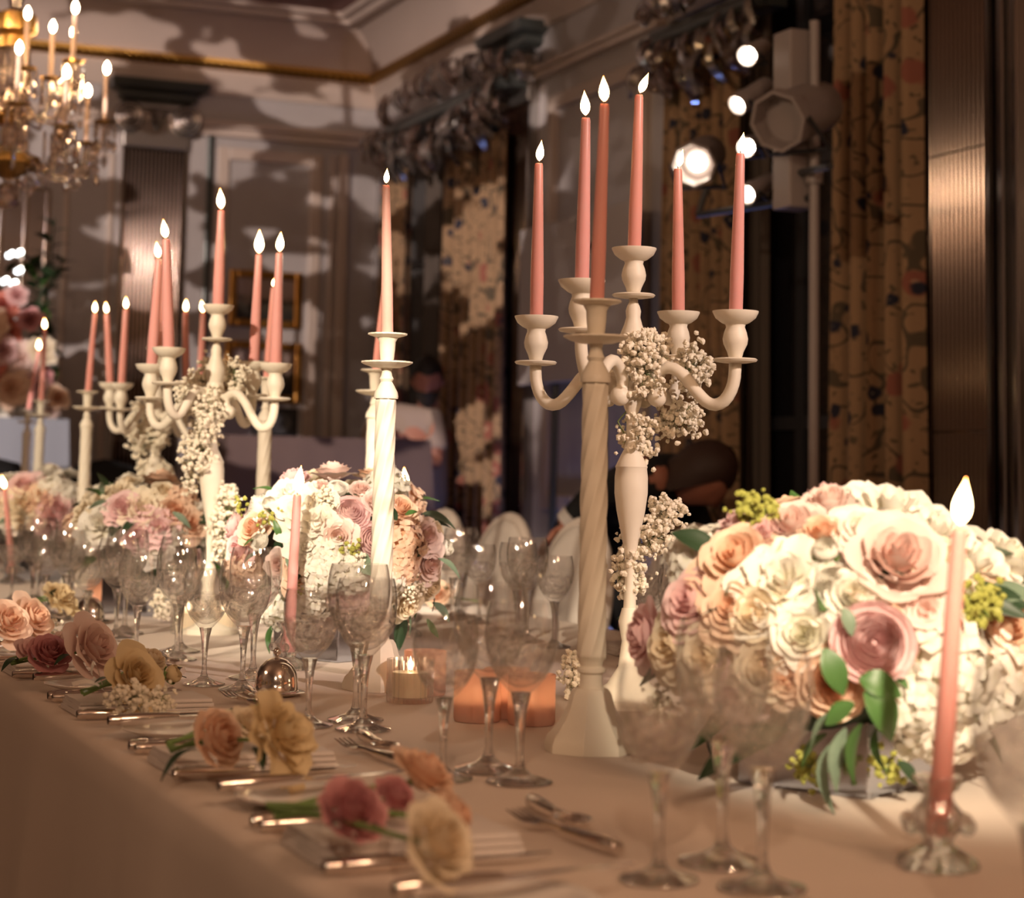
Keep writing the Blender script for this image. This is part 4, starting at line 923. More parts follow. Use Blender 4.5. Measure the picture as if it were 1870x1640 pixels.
KM, FM, SPM = knife_meshes(), fork_meshes(), spoon_meshes()
def knife(p, rz, label, tilt=0):
    r = thing('table_knife', label, 'knife', p, rz, 'silver table knives'); r.rotation_euler.y = tilt
    for n, me in zip(('handle', 'blade'), KM): mobj(n, me, 'silver', r, (0, 0, .008))
def fork(p, rz, label):
    r = thing('table_fork', label, 'fork', p, rz, 'silver table forks')
    for n, me in zip(('handle', 'neck'), FM[:2]): mobj(n, me, 'silver', r, (0, 0, .008))
    for k in range(4): mobj('tine', FM[2], 'silver', r, (.150, -.0093+.0062*k, .0085))
def spoon(p, rz, label):
    r = thing('dessert_spoon', label, 'spoon', p, rz, 'silver dessert spoons')
    for n, me in zip(('handle', 'neck', 'bowl'), SPM):
        o = mobj(n, me, 'silver', r, (0, 0, .009))
        if n == 'bowl': s = o.modifiers.new('thick', 'SOLIDIFY'); s.thickness = .0012
g = MB(); g.lathe([(.04, 0), (.042, .003), (.060, .008), (.074, .013), (.076, .0145), (.074, .0152), (.058, .011), (.040, .006), (.0004, .005)], 40); PLATE = g.mesh('side_plate', 50)
WHERE = [('nearest pink and peach posy', 1.80), ('peach and cream rose posy', 2.36), ('yellow rose posy with white blossom', 2.93), ('large pink rose posy', 3.49), ('peach rose posy at the left edge', 4.05), ('cream posy behind the left goblets', 4.61)]
for w, yc in [('bottom edge of the photo', 1.26)]+WHERE:
    by = w if 'edge of the photo' in w else w
    o = mobj('napkin', NAP, 'napkin', None, (.655, yc-.02, TZ+.001), (0, 0, R_.uniform(-.05, .05))); tag(o, 'folded white napkin at the %s' % w, 'napkin', 'folded napkins on the near side') 
    pl = mobj('side_plate', PLATE, 'china', None, (.640, yc+.235, TZ+.001)); tag(pl, 'white side plate beside the %s' % w, 'plate', 'white side plates')
    knife((.548, yc+.245, TZ+.0175), .06, 'butter knife on the side plate by the %s' % w, -.02)
    fork((.550, yc+.125, TZ+.001), .03, 'outer silver fork left of the %s' % w); fork((.552, yc+.10, TZ+.001), .0, 'inner silver fork left of the %s' % w)
    knife((.548, yc-.115, TZ+.001), 0, 'silver table knife right of the %s' % w)
    spoon((.865, yc+.16, TZ+.001), -PI/2-.1, 'dessert spoon laid above the %s' % w); fork((.835, yc-.115, TZ+.001), PI/2+.12, 'dessert fork laid above the %s' % w)
# posies on the napkins
def posy(label, px, py, heads, breath=(), stem_px=None, ribbon=True):
    p0 = onz(px, py, TZ+.03); root = thing('posy', label, 'posy', (p0.x, p0.y, TZ+.028), 0, 'posies lying on the napkins')
    pos = []
    for i, (x, y, kind, col, rad, nx) in enumerate(heads):
        c = onz(x, y, TZ+.03+rad*.75); n = Vector((.35+nx[0], -.55+nx[1], .45+nx[2])); flower(root, kind, col, c, n.normalized(), rad, i+int(px)); pos.append((c, rad))
    s0 = onz(*(stem_px or (px-90, py+5)), TZ+.034)
    for i, (c, rad) in enumerate(pos):
        g = MB(); e = s0+Vector((0, .008*(i-1), .002*i)); g.tube([Vector(e)-root.location, (Vector(e)+Vector(c))/2+Vector((0, 0, .004))-root.location, c-root.location], .0026, 6); obj('stem', g, 'stem_green', root)
    for k in range(3):
        c, rad = pos[k % len(pos)]; leaf(root, c-Vector((.02, 0, .008)), (R_.uniform(-1, 1), R_.uniform(-1, .4), R_.uniform(-.1, .4)), .05, 'leaf_dark', 1)
    if ribbon:
        g = MB(); m_ = s0+Vector((.03, 0, .0)); 
        for s in (-1, 1):
            rows = []
            for j in range(7):
                v = j/6; q = m_+Vector((-.045*v*(.4 if s > 0 else 1), s*.02*math.sin(v*3), .028*math.sin(v*PI*.8)*(1.3 if s > 0 else .5)+.004)); rows.append([q+Vector((0, -.007, 0))-root.location, q+Vector((0, .007, .004))-root.location])
            g.grid(rows)
        obj('ribbon', g, 'ribbon', root, 180)
    if breath:
        gb, gs = MB(), MB(); r = random.Random(int(px))
        for x, y, rp, n in breath:
            c = onz(x, y, TZ+.045); s = depth(c)/F*rp; breath_clump(gb, gs, c, (s, s*.5, s*.6), n, r, .0042)
        for g_ in (gb, gs): g_.xf(Matrix.Translation(-root.location))
        stuff(obj('blossom', gb, 'breath_bloom', root, 0)); stuff(obj('blossom_stems', gs, 'breath_stem', root, 0))
posy('posy of mauve, peach and white flowers on the nearest napkin', 690, 1500, [(638, 1490, 'tight', 'm', .031, (-.2, 0, .1)), (716, 1462, 'tight', 'm', .022, (.1, 0, .3)), (768, 1425, 'rose', 'p', .030, (.2, .2, .5)), (790, 1545, 'rose', 'c', .031, (.1, -.2, 0)), (815, 1500, 'tight', 'p', .024, (.4, 0, 0))], stem_px=(500, 1492), ribbon=False)
posy('posy of one peach and one cream rose on its napkin', 440, 1350, [(390, 1352, 'tight', 'p', .033, (.2, -.3, 0)), (500, 1350, 'peony', 'y', .043, (.3, -.2, 0)), (480, 1285, 'bud', 'w', .015, (0, 0, 1)), (452, 1330, 'rose', 'c', .024, (0, 0, .4))], stem_px=(310, 1370), ribbon=False)
posy('posy of a yellow rose, white ribbon and white blossom', 245, 1250, [(240, 1240, 'rose', 'y', .036, (.05, -.3, .1)), (274, 1214, 'tight', 'c', .026, (.2, 0, .5)), (306, 1236, 'bud', 'y', .016, (.6, 0, .1))], [(245, 1276, 42, 110), (292, 1275, 26, 50), (215, 1230, 18, 20)], stem_px=(150, 1268))
posy('posy of a large pink rose and mauve petals', 130, 1200, [(160, 1190, 'rose', 'b', .046, (.3, -.2, 0)), (88, 1200, 'tight', 'm', .034, (-.2, -.1, .2)), (60, 1195, 'rose', 'k', .026, (-.2, 0, .2)), (118, 1186, 'tight', 'b', .03, (0, .1, .5))], stem_px=(20, 1212), ribbon=False)
posy('posy of peach roses with sprigs at the left edge', 30, 1145, [(8, 1143, 'rose', 'p', .042, (.0, -.2, .1)), (52, 1136, 'rose', 'p', .042, (.3, -.1, .1))], [(95, 1148, 26, 50), (60, 1150, 20, 30)], stem_px=(-50, 1150), ribbon=False)
posy('cream rounded posy behind the left goblets', 105, 1090, [(106, 1096, 'peony', 'y', .038, (.1, 0, .2)), (95, 1088, 'tight', 'c', .03, (0, .1, .3))], stem_px=(55, 1102), ribbon=False)
# far side of the table
for i, (x, y, lab, hs) in enumerate([(1.86, 3.62, 'posy of pink buds on the far side between candlestick and goblets', [('tight', 'b', .024), ('tight', 'k', .026), ('bud', 'w', .014)]), (1.80, 3.10, 'pale posy on the far side behind the nearest candlestick shaft', [('rose', 'c', .034), ('rose', 'w', .030)]), (1.86, 4.75, 'posy of cream roses on the far side behind the middle dome', [('rose', 'p', .03), ('rose', 'c', .03)])]):
    o = mobj('napkin', NAP, 'napkin', None, (x, y, TZ+.001), (0, 0, 3.1)); tag(o, 'folded white napkin on the far side under the %s' % lab.split(' on the')[0], 'napkin', 'folded napkins on the far side')
    root = thing('posy', lab, 'posy', (x, y, TZ+.03), 0, 'posies lying on the napkins')
    for k, (kd, cl, rd) in enumerate(hs): flower(root, kd, cl, Vector((x-.05+.012*k, y-.05+.055*k, TZ+.05)), (-.4, -.5, .5), rd, k+i)
    for k in range(3): g = MB(); g.tube([(.09, .01*k, .0), (0, 0, .012), (-.045, -.05+.055*min(k, len(hs)-1), .018)], .0025, 6); obj('stem', g, 'stem_green', root); leaf(root, Vector((x-.03, y-.04+.04*k, TZ+.06)), (R_.uniform(-1, 1), R_.uniform(-1, 1), .5), .05, 'leaf_green', 1)
# loose sprays of white blossom on the cloth
for px, py, rp, n, lab in [(1050, 1238, 40, 190, 'bunch of white blossom lying left of the nearest candlestick foot'), (297, 1112, 27, 170, 'bunch of white blossom lying at the second candelabrum foot')]:
    p = onz(px, py+rp, TZ); root = thing('blossom_bunch', lab, 'blossom bunch', (p.x, p.y, TZ+.001), 0, 'white blossom bunches'); gb, gs = MB(), MB(); s = depth(p)/F*rp
    breath_clump(gb, gs, (0, 0, s+.006), (s*.85, s*.7, s*.9), n, random.Random(px), .0052)
    gs.tube([(0, 0, s), (.03, .02, .01), (.10, .05, .003)], .0015, 5)
    stuff(obj('blossom', gb, 'breath_bloom', root, 0)); stuff(obj('stems', gs, 'breath_stem', root, 0))
    leaf(root, root.location+Vector((.02, .02, s*1.2)), (.4, .3, .6), .05, 'leaf_green', 1)
# silver butter domes
def butter_dome(px, py, label, r=.034):
    p = onz(px, py); root = thing('butter_dome', label, 'butter dome', (p.x, p.y, TZ+.001), 0, 'silver butter domes')
    g = MB(); g.lathe([(.030, 0), (.032, .002), (.043, .004), (.046, .0058), (.044, .0068), (.030, .005), (.0004, .0045)], 40); obj('saucer', g, 'silver', root)
    g = MB(); g.lathe([(r+.0015, .0075), (r+.002, .0085), (r, .010), (r*1.0, .022), (r*.93, .034), (r*.76, .046), (r*.5, .0545), (r*.2, .0585), (.0004, .059)], 40); d = obj('cover', g, 'silver', root, 60)
    g = MB(); g.lathe([(.004, .058), (.003, .061), (.0055, .064), (.0068, .068), (.0055, .072), (.0015, .0745), (.0004, .075)], 18); obj('knob', g, 'silver', d, 60)
butter_dome(504, 1270, 'round silver butter dome in front of the leaning taper')
butter_dome(163, 1138, 'smaller looking silver butter dome at the far left behind goblets', .033)

# ---------------------------------------------------------------- chairs on the far side
def chair(x, y, rz, label):
    root = thing('oval_back_chair', label, 'chair', (x, y, 0), rz, 'cream oval back chairs')
    g = MB(); g.lathe([(.20, .42), (.225, .43), (.225, .455), (.21, .47), (.0004, .475)], 32); obj('seat', g, 'chair_pad', root)
    pts = [(.26*math.cos(t*PI/16), .20+.05*math.sin(t*PI/16), .69+.275*math.sin(t*PI/16)) for t in range(33)]; g = MB(); g.tube(pts, .019, 10); br = obj('backrest', g, 'chair_white', root, 60)
    g = MB(); rows = []
    for rr in (0.001, .5, .85, 1.0): rows.append([(.245*rr*math.cos(t*PI/16), .195+.05*math.sin(t*PI/16)*rr-.018*(1-rr*rr), .69+.26*rr*math.sin(t*PI/16)) for t in range(32)])
    g.grid(rows, True); o = obj('back_pad', g, 'chair_pad', br, 60); s = o.modifiers.new('thick', 'SOLIDIFY'); s.thickness = .02
    for a in (-.11, .11): g = MB(); g.tube([(a, .19, .44), (a, .17, .48)], .015, 8); obj('back_post', g, 'chair_white', root)
    for a, b_ in ((-.16, -.15), (.16, -.15), (-.15, .16), (.15, .16)): g = MB(); g.tube([(a, b_, .43), (a*1.1, b_*1.15, 0)], [.02, .012], 8); obj('leg', g, 'chair_white', root)
for y, lab in ((4.82, 'cream oval back chair between nearest candelabrum stem and near flower dome'), (5.54, 'cream oval back chair behind the nearest twisted candlestick shaft'), (6.12, 'cream oval back chair above the far side goblets'), (6.72, 'cream oval back chair just right of the middle flower dome')):
    chair(2.36, y, -PI/2-.02, lab)

# ---------------------------------------------------------------- stage lamps on a stand
st = onX(1487, 400, 3.32)
root = thing('lighting_stand', 'tall lighting stand with a box section bar in front of the dark window', 'light stand', (st.x, st.y, 0))
g = MB(); g.tube([(0, 0, .05), (0, 0, 2.58)], .017, 10); g.tube([(0, 0, 2.05), (0, 0, 2.10)], .028, 10); obj('pole', g, 'lamp_grey', root)
for k in range(3): a = k*2*PI/3+.4; g = MB(); g.tube([(0, 0, .45), (.26*math.cos(a), .26*math.sin(a), .02)], .014, 8); obj('leg', g, 'lamp_dark', root)
bp = onX(1450, 60, 3.30)-root.location; bq = onX(1462, 380, 3.30)-root.location
g = MB(); g.box((bp.x-.05, bp.y-.06, bq.z), (bp.x+.05, bp.y+.05, bp.z)); obj('box_bar', g, 'lamp_grey', root, 0, bevel=.006)
for z in (.62, .20): 
    c = Vector((bp.x, bp.y, bq.z+(bp.z-bq.z)*z)); g = MB(); g.tube([c, c+Vector((-.05, -.3, -.02))] if z < .3 else [c, (0, 0, c.z)], .012, 8); obj('clamp_bar', g, 'lamp_dark', root)
bq2 = onX(1275, 392, 3.22)-root.location; g = MB(); g.tube([(0, 0, bq.z+.03), bq2], .012, 8); obj('cross_bar', g, 'lamp_dark', root)
g = MB(); g.tube([bq2, onX(1290, 345, 3.24)-root.location], .012, 8); obj('lamp_bracket', g, 'lamp_dark', root)
def stage_lamp(px, py, X, rad, ln, tgt, lit, label, fins, power=0, deg=14):
    c = onX(px, py, X); d = (Vector(tgt)-c).normalized()
    root = thing('stage_lamp', label, 'stage lamp', c, 0, 'stage lamps on the stand'); q = look(d)
    fn = (lambda th, r, z: r*(1+.035*abs(math.sin(12*th)))) if fins else None
    g = MB(); g.lathe([(rad*.55, -ln), (rad*.8, -ln*.9), (rad*.86, -ln*.5), (rad*.9, -.03), (rad*.82, -.03), (rad*.78, -.05)], 48 if fins else 24, mod=fn); obj('housing', g, 'lamp_grey', root, 40, rot=q)
    g = MB(); g.lathe([(rad*.88, -.035), (rad*1.02, -.03), (rad*1.02, .02), (rad*.90, .02), (rad*.84, -.02), (rad*.84, -.035)], 8 if fins else 24, cap=False); obj('front_ring', g, 'lamp_grey', root, 30, rot=q)
    g = MB(); g.lathe([(rad*.80, -.05), (rad*.62, -.075), (rad*.3, -.095), (.001, -.10)], 24, cap=False); obj('reflector', g, 'lamp_dark' if not lit or fins else 'chrome', root, 60, rot=q)
    if lit:
        rr = rad*(.40 if fins else .62); g = MB(); g.ball((0, 0, -.045 if fins else -.02), (rr, rr, .02), 16, 8); obj('lens', g, 'lamp_lens', root, 60, rot=q)
    side = d.cross(Vector((0, 0, 1))).normalized(); g = MB(); up = side.cross(d)
    g.tube([side*rad*1.05, side*rad*1.1-up*rad*1.2-d*ln*.3, -side*rad*1.1-up*rad*1.2-d*ln*.3, -side*rad*1.05], .008, 6); obj('yoke', g, 'lamp_dark', root)
    if power:
        o = spot('stage_beam', c+d*.03, tgt, power, PALE, deg, .5, rad*.30)
stage_lamp(1368, 100, 3.22, .036, .15, (1.0, 3.9, 1.3), True, 'small lit cylinder lamp at the top of the stand', False)
stage_lamp(1352, 188, 3.22, .036, .16, (1.5, 5.2, 1.2), True, 'small cylinder lamp second from the top of the stand', False)
stage_lamp(1366, 268, 3.24, .034, .15, (1.0, 3.9, 1.3), True, 'small lit lamp glowing behind the candelabrum\'s right flame', False)
stage_lamp(1368, 352, 3.24, .034, .15, (1.2, 4.6, 1.0), True, 'small lit lamp lowest on the stand', False)
stage_lamp(1425, 220, 3.16, .098, .30, (1.3, 4.3, 1.5), False, 'large finned lamp seen from its open end beside the floral curtain', True)
stage_lamp(1268, 300, 3.20, .080, .26, (.9, 3.3, 1.0), True, 'large finned lamp burning left of the stand', True, 40, 20)

# ---------------------------------------------------------------- chandelier at upper left
cc = atd(20, 200, 7.0)
root = thing('chandelier', 'crystal chandelier with candle bulbs at the upper left', 'chandelier', cc)
g = MB(); g.lathe([(.012, 1.6), (.012, .62), (.03, .60), (.05, .50), (.028, .40), (.02, .36)][::-1], 20); obj('top_stem', g, 'drop_crystal', root)
g = MB(); g.lathe([(.03, .36), (.075, .34), (.08, .28), (.05, .26), (.06, .22)][::-1], 24); obj('gilt_crown', g, 'gold', root)
g = MB(); g.lathe([(.055, .22), (.07, .12), (.06, .04), (.03, .0)][::-1], 16); obj('crystal_baluster', g, 'drop_crystal', root, 20)
g = MB(); g.lathe([(.02, 0), (.055, -.01), (.075, -.03), (.04, -.06)][::-1], 24); obj('gilt_bowl', g, 'gold', root)
g = MB(); g.lathe([(.03, -.06), (.03, -.14), (.05, -.16)][::-1], 16); obj('lower_stem', g, 'drop_crystal', root)
g = MB(); g.lathe([(.05, -.16), (.11, -.17), (.12, -.20), (.06, -.23), (.02, -.25)][::-1], 24); obj('gilt_ring', g, 'gold', root)
g = MB(); g.ball((0, 0, -.31), .05, 10, 8); obj('crystal_ball', g, 'drop_crystal', root, 20)
g = MB(); g.lathe([(.004, -.014), (.0075, -.006), (.0004, .008)], 6); BEAD = g
def bead_string(n, step=.017):
    s = MB()
    for k in range(n): b0 = len(s.v); s.add(BEAD.v, BEAD.f); s.xf(Matrix.Translation((0, 0, -k*step)), b0)
    b0 = len(s.v); s.lathe([(.0006, -.052), (.011, -.030), (.007, -.012), (.0006, 0)], 6); s.xf(Matrix.Translation((0, 0, -n*step)), b0); return s.mesh('bead_string', 20)
BS = [bead_string(3), bead_string(6), bead_string(9)]
g = MB(); g.lathe([(.008, 0), (.036, .006), (.040, .014), (.034, .012), (.008, .008)], 16); DISH = g.mesh('dish', 40)
g = MB(); g.lathe([(.0085, 0), (.0085, .17), (.004, .172)], 12); TUBE = g.mesh('candle_tube', 40)
g = MB(); g.lathe([(.003, 0), (.010, .010), (.0115, .022), (.008, .034), (.0006, .046)], 12); BULB = g.mesh('bulb', 60)
bsdf('tube_ivory', (.62, .45, .34), .5)
rc = random.Random(4)
for n, rad, z, off in ((10, .335, -.10, .22), (8, .245, .10, .05)):
    for k in range(n):
        a = 2*PI*k/n+off; u = Vector((math.cos(a), math.sin(a), 0)); zz = z+(.05 if k % 2 else 0); r2 = rad*(1 if k % 2 else .86)
        pts = [u*.04+Vector((0, 0, z-.04)), u*r2*.4+Vector((0, 0, z-.13)), u*r2*.75+Vector((0, 0, z-.14)), u*r2*.97+Vector((0, 0, zz-.08)), u*r2+Vector((0, 0, zz))]
        g = MB(); g.tube(pts, .008, 7); A = obj('arm', g, 'drop_crystal', root, 60)
        mobj('dish', DISH, 'gold', root, u*r2+Vector((0, 0, zz))); 
        ct = mobj('candle_tube', TUBE, 'tube_ivory', root, u*r2+Vector((0, 0, zz+.012))); mobj('bulb', BULB, 'bulb', ct, (0, 0, .172))
        for j in range(5): b_ = 2*PI*j/5; mobj('bead_string', BS[rc.choice([0, 0, 1])], 'drop_crystal', root, u*r2+Vector((.036*math.cos(b_), .036*math.sin(b_), zz+.002)))
for k in range(34):
    a = rc.uniform(0, 2*PI); r2 = rc.uniform(.03, .27); mobj('bead_string', BS[rc.choice([1, 2])], 'drop_crystal', root, (r2*math.cos(a), r2*math.sin(a), rc.uniform(-.20, -.02)+.1*(.3-r2)))
for k in range(10):      # bead swags between the arms
    a0, a1 = 2*PI*k/10+.22, 2*PI*(k+1)/10+.22; g = MB()
    for j in range(13):
        t = j/12; a = a0+(a1-a0)*t; b0 = len(g.v); g.add(BEAD.v, BEAD.f); g.xf(Matrix.Translation((.31*math.cos(a), .31*math.sin(a), -.10-.14*math.sin(PI*t))), b0)
    obj('bead_swag', g, 'drop_crystal', root, 20)

# ---------------------------------------------------------------- tall flowers on a draped plinth, far left
drape_box('draped_plinth', 'pale blue draped plinth under the tall flowers at far left', 'plinth', 1.18, 1.80, 9.75, 10.2, 1.34, 'pale_cloth', .05, 16)
root = thing('tall_bouquet', 'tall loose bouquet of coral and pink flowers with dark foliage at left edge', 'flower arrangement', (1.42, 9.95, 1.341))
g = MB(); g.lathe([(.06, 0), (.07, .01), (.03, .04), (.05, .10), (.08, .20), (.06, .25), (.055, .25), (.0004, .2)], 24); obj('urn', g, 'urn_white', root)
rb = random.Random(12)
for px, py, kd, cl, rd in [(5, 560, 'rose', 'r', .06), (10, 610, 'rose', 'r', .07), (55, 585, 'rose', 'm', .05), (35, 655, 'peony', 'b', .075), (5, 690, 'peony', 'p', .08), (32, 680, 'rose', 'm', .05), (20, 710, 'peony', 'p', .08), (60, 705, 'rose', 'k', .06), (75, 640, 'peony', 'c', .06), (5, 640, 'rose', 'k', .06), (30, 540, 'rose', 'k', .05), (55, 735, 'peony', 'w', .07), (105, 728, 'rose', 'p', .045), (95, 745, 'peony', 'b', .045), (0, 735, 'peony', 'w', .08), (-20, 600, 'peony', 'p', .08), (-25, 680, 'rose', 'r', .07), (80, 690, 'rose', 'm', .04)]:
    c = onY(px, py, 9.85+rb.uniform(-.05, .1)); flower(root, kd, cl, c, (-.3+rb.uniform(-.3, .3), -1, .3), rd, px+py)
for i in range(95):
    px, py = rb.uniform(-40, 100), rb.uniform(470, 760); c = onY(px, py, 10.0+rb.uniform(-.1, .1)); leaf(root, c, (rb.uniform(-1, 1), rb.uniform(-1, .2), rb.uniform(-.6, 1)), rb.uniform(.07, .14), rb.choice(['leaf_dark', 'leaf_dark', 'leaf_green']), rb.choice([0, 1]), rb.uniform(-1, 1))
for (x0, y0, x1, y1) in ((70, 560, 100, 400), (60, 560, 118, 470), (75, 600, 60, 470)):
    a, b_ = onY(x0, y0, 9.95), onY(x1, y1, 9.95); g = MB(); g.tube([a-root.location, (a+b_)/2+Vector((.02, 0, 0))-root.location, b_-root.location], .005, 5); obj('branch', g, 'leaf_dark', root)
    for k in range(9): t = .2+k*.09; p = a+(b_-a)*t; leaf(root, p, ((1 if k % 2 else -1), -.5, .6), .09*rb.uniform(.8, 1.3), 'leaf_dark', 0, rb.uniform(-.5, .5))
g = MB(); g.tube([(0, 0, .2), (0, 0, .5)], .05, 8); obj('stems', g, 'leaf_dark', root)
# dark upholstered chair silhouettes in the far left
def dark_chair(x, y, rz, label):
    root = thing('dark_chair', label, 'chair', (x, y, 0), rz, 'dark chairs at the far left')
    g = MB(); rows = []
    for j in range(9):
        v = j/8; w_ = .22*math.sin(PI*(.5+.42*v)); w_ = .22*(1-max(0, v-.55)**2*2.2); rows.append([(-w_, .20+.05*v, .50+.62*v), (0, .24+.05*v, .50+.62*v+(.03 if j == 8 else 0)), (w_, .20+.05*v, .50+.62*v)])
    g.grid(rows); o = obj('backrest', g, 'suit_black', root, 180); s = o.modifiers.new('thick', 'SOLIDIFY'); s.thickness = .05
    g = MB(); g.box((-.22, -.22, .40), (.22, .22, .48)); obj('seat', g, 'suit_black', root, 0, bevel=.03)
    for a in (-.18, .18):
        for b_ in (-.18, .18): g = MB(); g.tube([(a, b_, .42), (a*1.05, b_*1.05, 0)], .018, 8); obj('leg', g, 'suit_black', root)
q = onY(25, 830, 9.1); dark_chair(q.x, 9.1, .2, 'dark chair back below the tall bouquet at the left edge')
q = onY(150, 830, 9.5); dark_chair(q.x+.10, 9.30, -.1, 'dark chair back between the two far candlesticks')
# ================================================================ people
def skinned(name, nodes, edges, mat, parent, sub=2):
    """one continuous body grown from a skeleton: nodes = [(point, radius or (rx, ry))]"""
    me = bpy.data.meshes.new(name); me.from_pydata([n[0] for n in nodes], edges, [])
    o = bpy.data.objects.new(name, me); COL.objects.link(o); o.parent = parent
    md = o.modifiers.new('skin', 'SKIN'); md.use_smooth_shade = True
    if not me.skin_vertices: me.skin_vertices.new()
    for i, n in enumerate(nodes):
        r = n[1]; sv = me.skin_vertices[0].data[i]; sv.radius = r if isinstance(r, tuple) else (r, r); sv.use_root = (i == 0)
    sb = o.modifiers.new('smooth', 'SUBSURF'); sb.levels = sub; sb.render_levels = sub
    me.materials.append(MATS[mat]); return o
def head_mesh():
    g = MB(); rows = []
    for j in range(17):
        ph = PI*j/16; row = []
        for i in range(24):
            th = 2*PI*i/24; x = .076*math.sin(ph)*math.cos(th); y = .096*math.sin(ph)*math.sin(th); z = -.118*math.cos(ph)
            if z < -.02: k = 1-.28*((-z-.02)/.1)**1.2; x *= k; y = y*(k if y > 0 else 1-.12*((-z-.02)/.1))   # jaw narrows, face is -y
            f_ = max(0, -y)/.096
            nose = math.exp(-((x/.014)**2+((z+.018)/.026)**2)); brow = math.exp(-((z-.018)/.010)**2)*math.exp(-(x/.05)**2); eye = math.exp(-(((abs(x)-.031)/.015)**2+((z-.004)/.010)**2)); lip = math.exp(-((x/.024)**2+((z+.058)/.008)**2)); chin = math.exp(-((x/.025)**2+((z+.098)/.016)**2))
            if y < 0: y -= .026*nose*f_+.006*brow*f_-.010*eye*f_+.007*lip+.009*chin
            row.append((x, y, z))
        rows.append(row)
    g.grid(rows, True)
    for s in (-1, 1): g.ball((s*.078, .008, -.005), (.010, .019, .031), 10, 8)
    return g
def hair_mesh(low=-.02, front=.045, wide=1.0):
    g = MB(); rows = []
    for j in range(11):
        row = []
        for i in range(24):
            th = 2*PI*i/24; f_ = min(1, max(0, (-math.sin(th)+.15)/.9)); f_ = f_*f_*(3-2*f_); edge = low+(front-low)*f_+.006*math.sin(5*th)
            zmax = .128; z = zmax-(zmax-edge)*(j/10); k = math.sqrt(max(0, 1-((z-.004)/.126)**2)) if z > .004 else 1.0
            k *= 1+.02*math.sin(9*th+j)*math.sin(j*1.7); row.append((.083*wide*k*math.cos(th), .102*k*math.sin(th)+.004, z))
        rows.append(row)
    g.grid(rows, True); return g
def hand(parent, wrist, fwd, mat='skin'):
    w = Vector(wrist); f_ = Vector(fwd).normalized(); s = f_.cross(Vector((0, 0, 1))).normalized(); u = s.cross(f_)
    nodes = [(w, (.024, .02)), (w+f_*.045, (.036, .016)), (w+f_*.085, (.034, .014))]; ed = [(0, 1), (1, 2)]
    for k, l in enumerate((.060, .072, .066, .052)):
        b_ = w+f_*.085+s*(-.03+.02*k); i = len(nodes)
        nodes += [(b_, .009), (b_+f_*l*.5-u*.008, .0085), (b_+f_*l*.85-u*.028, .0075)]; ed += [(2, i), (i, i+1), (i+1, i+2)]
    i = len(nodes); nodes += [(w+f_*.03-s*.04, .011), (w+f_*.065-s*.058-u*.01, .010), (w+f_*.09-s*.056-u*.02, .0085)]; ed += [(1, i), (i, i+1), (i+1, i+2)]
    return nodes, ed
def person(name_label, base, shirt, hairm, J, parts_mats, hair_args, head_rot, long_sleeve=False):
    root = thing('person', name_label, 'person', base)
    V = lambda k: Vector(J[k])-Vector(base)
    neck_b = V('neck'); hd = V('head')
    body = [(V('hip'), (.15, .11)), (V('waist'), (.135, .10)), (V('chest'), (.16, .115)), (neck_b, .06), (neck_b+(hd-neck_b)*.75, .052)]
    ed = [(0, 1), (1, 2), (2, 3), (3, 4)]
    for s in ('l', 'r'):
        i = len(body); sh, el, wr = V('shoulder_'+s), V('elbow_'+s), V('wrist_'+s)
        body += [(sh, .058), ((sh+el)/2, .048), (el, .040), ((el+wr)/2, .037), (wr, .026)]; ed += [(2, i), (i, i+1), (i+1, i+2), (i+2, i+3), (i+3, i+4)]
        hn, he = hand(root, wr, wr-el); k = len(body); body += hn; ed += [(i+4, k)]+[(a+k, b_+k) for a, b_ in he]
        i = len(body); hp, kn, an = V('hip')+(V('knee_'+s)-V('hip'))*.15+Vector((0, 0, -.05)), V('knee_'+s), V('ankle_'+s); toe = an+Vector((0, -.17, -.05))
        body += [(hp, .085), ((hp+kn)/2, .078), (kn, .055), ((kn+an)/2, .052), (an, .038), (toe, .035)]; ed += [(0, i), (i, i+1), (i+1, i+2), (i+2, i+3), (i+3, i+4), (i+4, i+5)]
    skinned('body', body, ed, 'skin', root)
    # clothing follows the body
    sh_nodes = [(V('hip'), (.165, .125)), (V('waist'), (.155, .120)), (V('chest'), (.178, .130)), (neck_b-(neck_b-V('chest'))*.25, .085)]; se = [(0, 1), (1, 2), (2, 3)]
    for s in ('l', 'r'):
        i = len(sh_nodes); sh, el, wr = V('shoulder_'+s), V('elbow_'+s), V('wrist_'+s)
        if long_sleeve: sh_nodes += [(sh, .075), ((sh+el)/2, .064), (el, .056), ((el+wr)/2, .050), (wr-(wr-el)*.12, .042)]; se += [(2, i), (i, i+1), (i+1, i+2), (i+2, i+3), (i+3, i+4)]
        else: sh_nodes += [(sh, .076), ((sh+el)/2, .070), (sh+(el-sh)*.72, .064)]; se += [(2, i), (i, i+1), (i+1, i+2)]
    skinned('jacket' if long_sleeve else 'shirt', sh_nodes, se, shirt, root)
    tn = [(V('hip')+Vector((0, 0, .03)), (.16, .12))]; te = []
    for s in ('l', 'r'):
        i = len(tn); hp, kn, an = V('hip')+(V('knee_'+s)-V('hip'))*.15+Vector((0, 0, -.05)), V('knee_'+s), V('ankle_'+s)
        tn += [(hp, .105), ((hp+kn)/2, .095), (kn, .075), ((kn+an)/2, .07), (an+Vector((0, 0, .03)), .06)]; te += [(0, i), (i, i+1), (i+1, i+2), (i+2, i+3), (i+3, i+4)]
    skinned('trousers', tn, te, 'trousers', root)
    q = head_rot; obj('head', head_mesh(), 'skin', root, 180, loc=hd, rot=q); 
    obj('hair', hair_mesh(*hair_args), hairm, root, 180, loc=hd, rot=q)
    return root
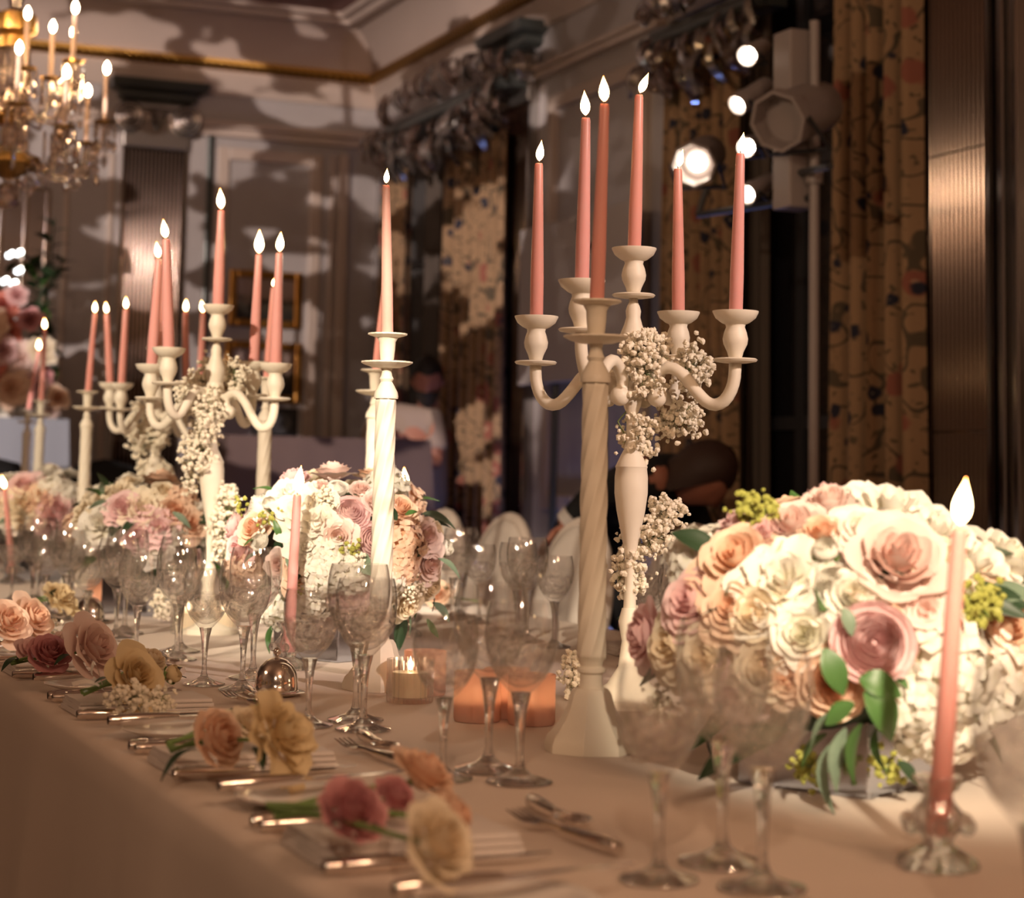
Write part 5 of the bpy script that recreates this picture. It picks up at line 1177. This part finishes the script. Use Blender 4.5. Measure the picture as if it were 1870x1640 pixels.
# man in a beige shirt leaning over behind the booth
hd = onY(781, 694, 9.30); b0 = Vector((hd.x+.02, 9.42, 0))
A = lambda px, py, Y: onY(px, py, Y)
J = dict(head=hd, neck=hd+Vector((.04, .09, -.17)), chest=A(748, 800, 9.36), waist=b0+Vector((.0, .02, 1.02)), hip=b0+Vector((.03, .05, .90)),
         shoulder_l=A(795, 770, 9.32), elbow_l=A(795, 850, 9.24), wrist_l=A(735, 803, 9.10), shoulder_r=A(695, 758, 9.40), elbow_r=A(668, 830, 9.30), wrist_r=A(690, 800, 9.10),
         knee_l=b0+Vector((.12, .0, .48)), ankle_l=b0+Vector((.13, .08, .08)), knee_r=b0+Vector((-.12, .0, .48)), ankle_r=b0+Vector((-.13, .08, .08)))
person('bearded man in a beige T-shirt looking down behind the draped booth', b0, 'shirt_beige', 'hair_dark', J, None, (-.03, .050), Matrix.Rotation(-.35, 3, 'Z') @ Matrix.Rotation(.30, 3, 'X'))
beard = MB(); rows = []
for j in range(5):
    v = j/4; z = -.035-.085*v; k = 1-.45*v; rows.append([(.074*k*math.cos(t), -.004-.104*k*math.sin(t)-.008*v, z) for t in [PI*(i/12) for i in range(13)]])
beard.grid(rows); p_ = [o for o in COL.objects if o.name.startswith('person')][0]
obj('beard', beard, 'hair_dark', p_, 180, loc=hd-p_.location, rot=Matrix.Rotation(-.35, 3, 'Z') @ Matrix.Rotation(.30, 3, 'X'))
# person in black bending low behind the far chairs
X0 = 3.10
B = lambda px, py, dx=0: onX(px, py, X0+dx)
hd2 = B(1284, 866, .05); hip = B(1058, 1000, .14); b0 = Vector((hip.x, hip.y, 0))
J = dict(head=hd2, neck=B(1262, 872, .06), chest=B(1200, 882, .08), waist=B(1118, 930, .11), hip=hip, shoulder_l=B(1228, 865, .22), elbow_l=B(1290, 990, .25), wrist_l=B(1250, 1070, .1), shoulder_r=B(1205, 872, -.10), elbow_r=B(1085, 905, -.12), wrist_r=B(1030, 960, -.20),
         knee_l=Vector((hip.x-.15, hip.y-.38, .50)), ankle_l=Vector((hip.x-.12, hip.y-.34, .08)), knee_r=Vector((hip.x+.15, hip.y-.38, .50)), ankle_r=Vector((hip.x+.12, hip.y-.34, .08)))
pr = person('person in black suit bending low behind the cream chairs', b0, 'suit_black', 'hair_auburn', J, None, (-.115, .05, 1.1), Matrix.Rotation(.75, 3, 'Z') @ Matrix.Rotation(.95, 3, 'X'), True)
w_, e_ = J['wrist_r']-b0, J['elbow_r']-b0; d_ = (w_-e_).normalized()
g = MB(); g.tube([w_-d_*.05, w_-d_*.012], [.047, .045], 14); obj('cuff', g, 'cuff_white', pr)
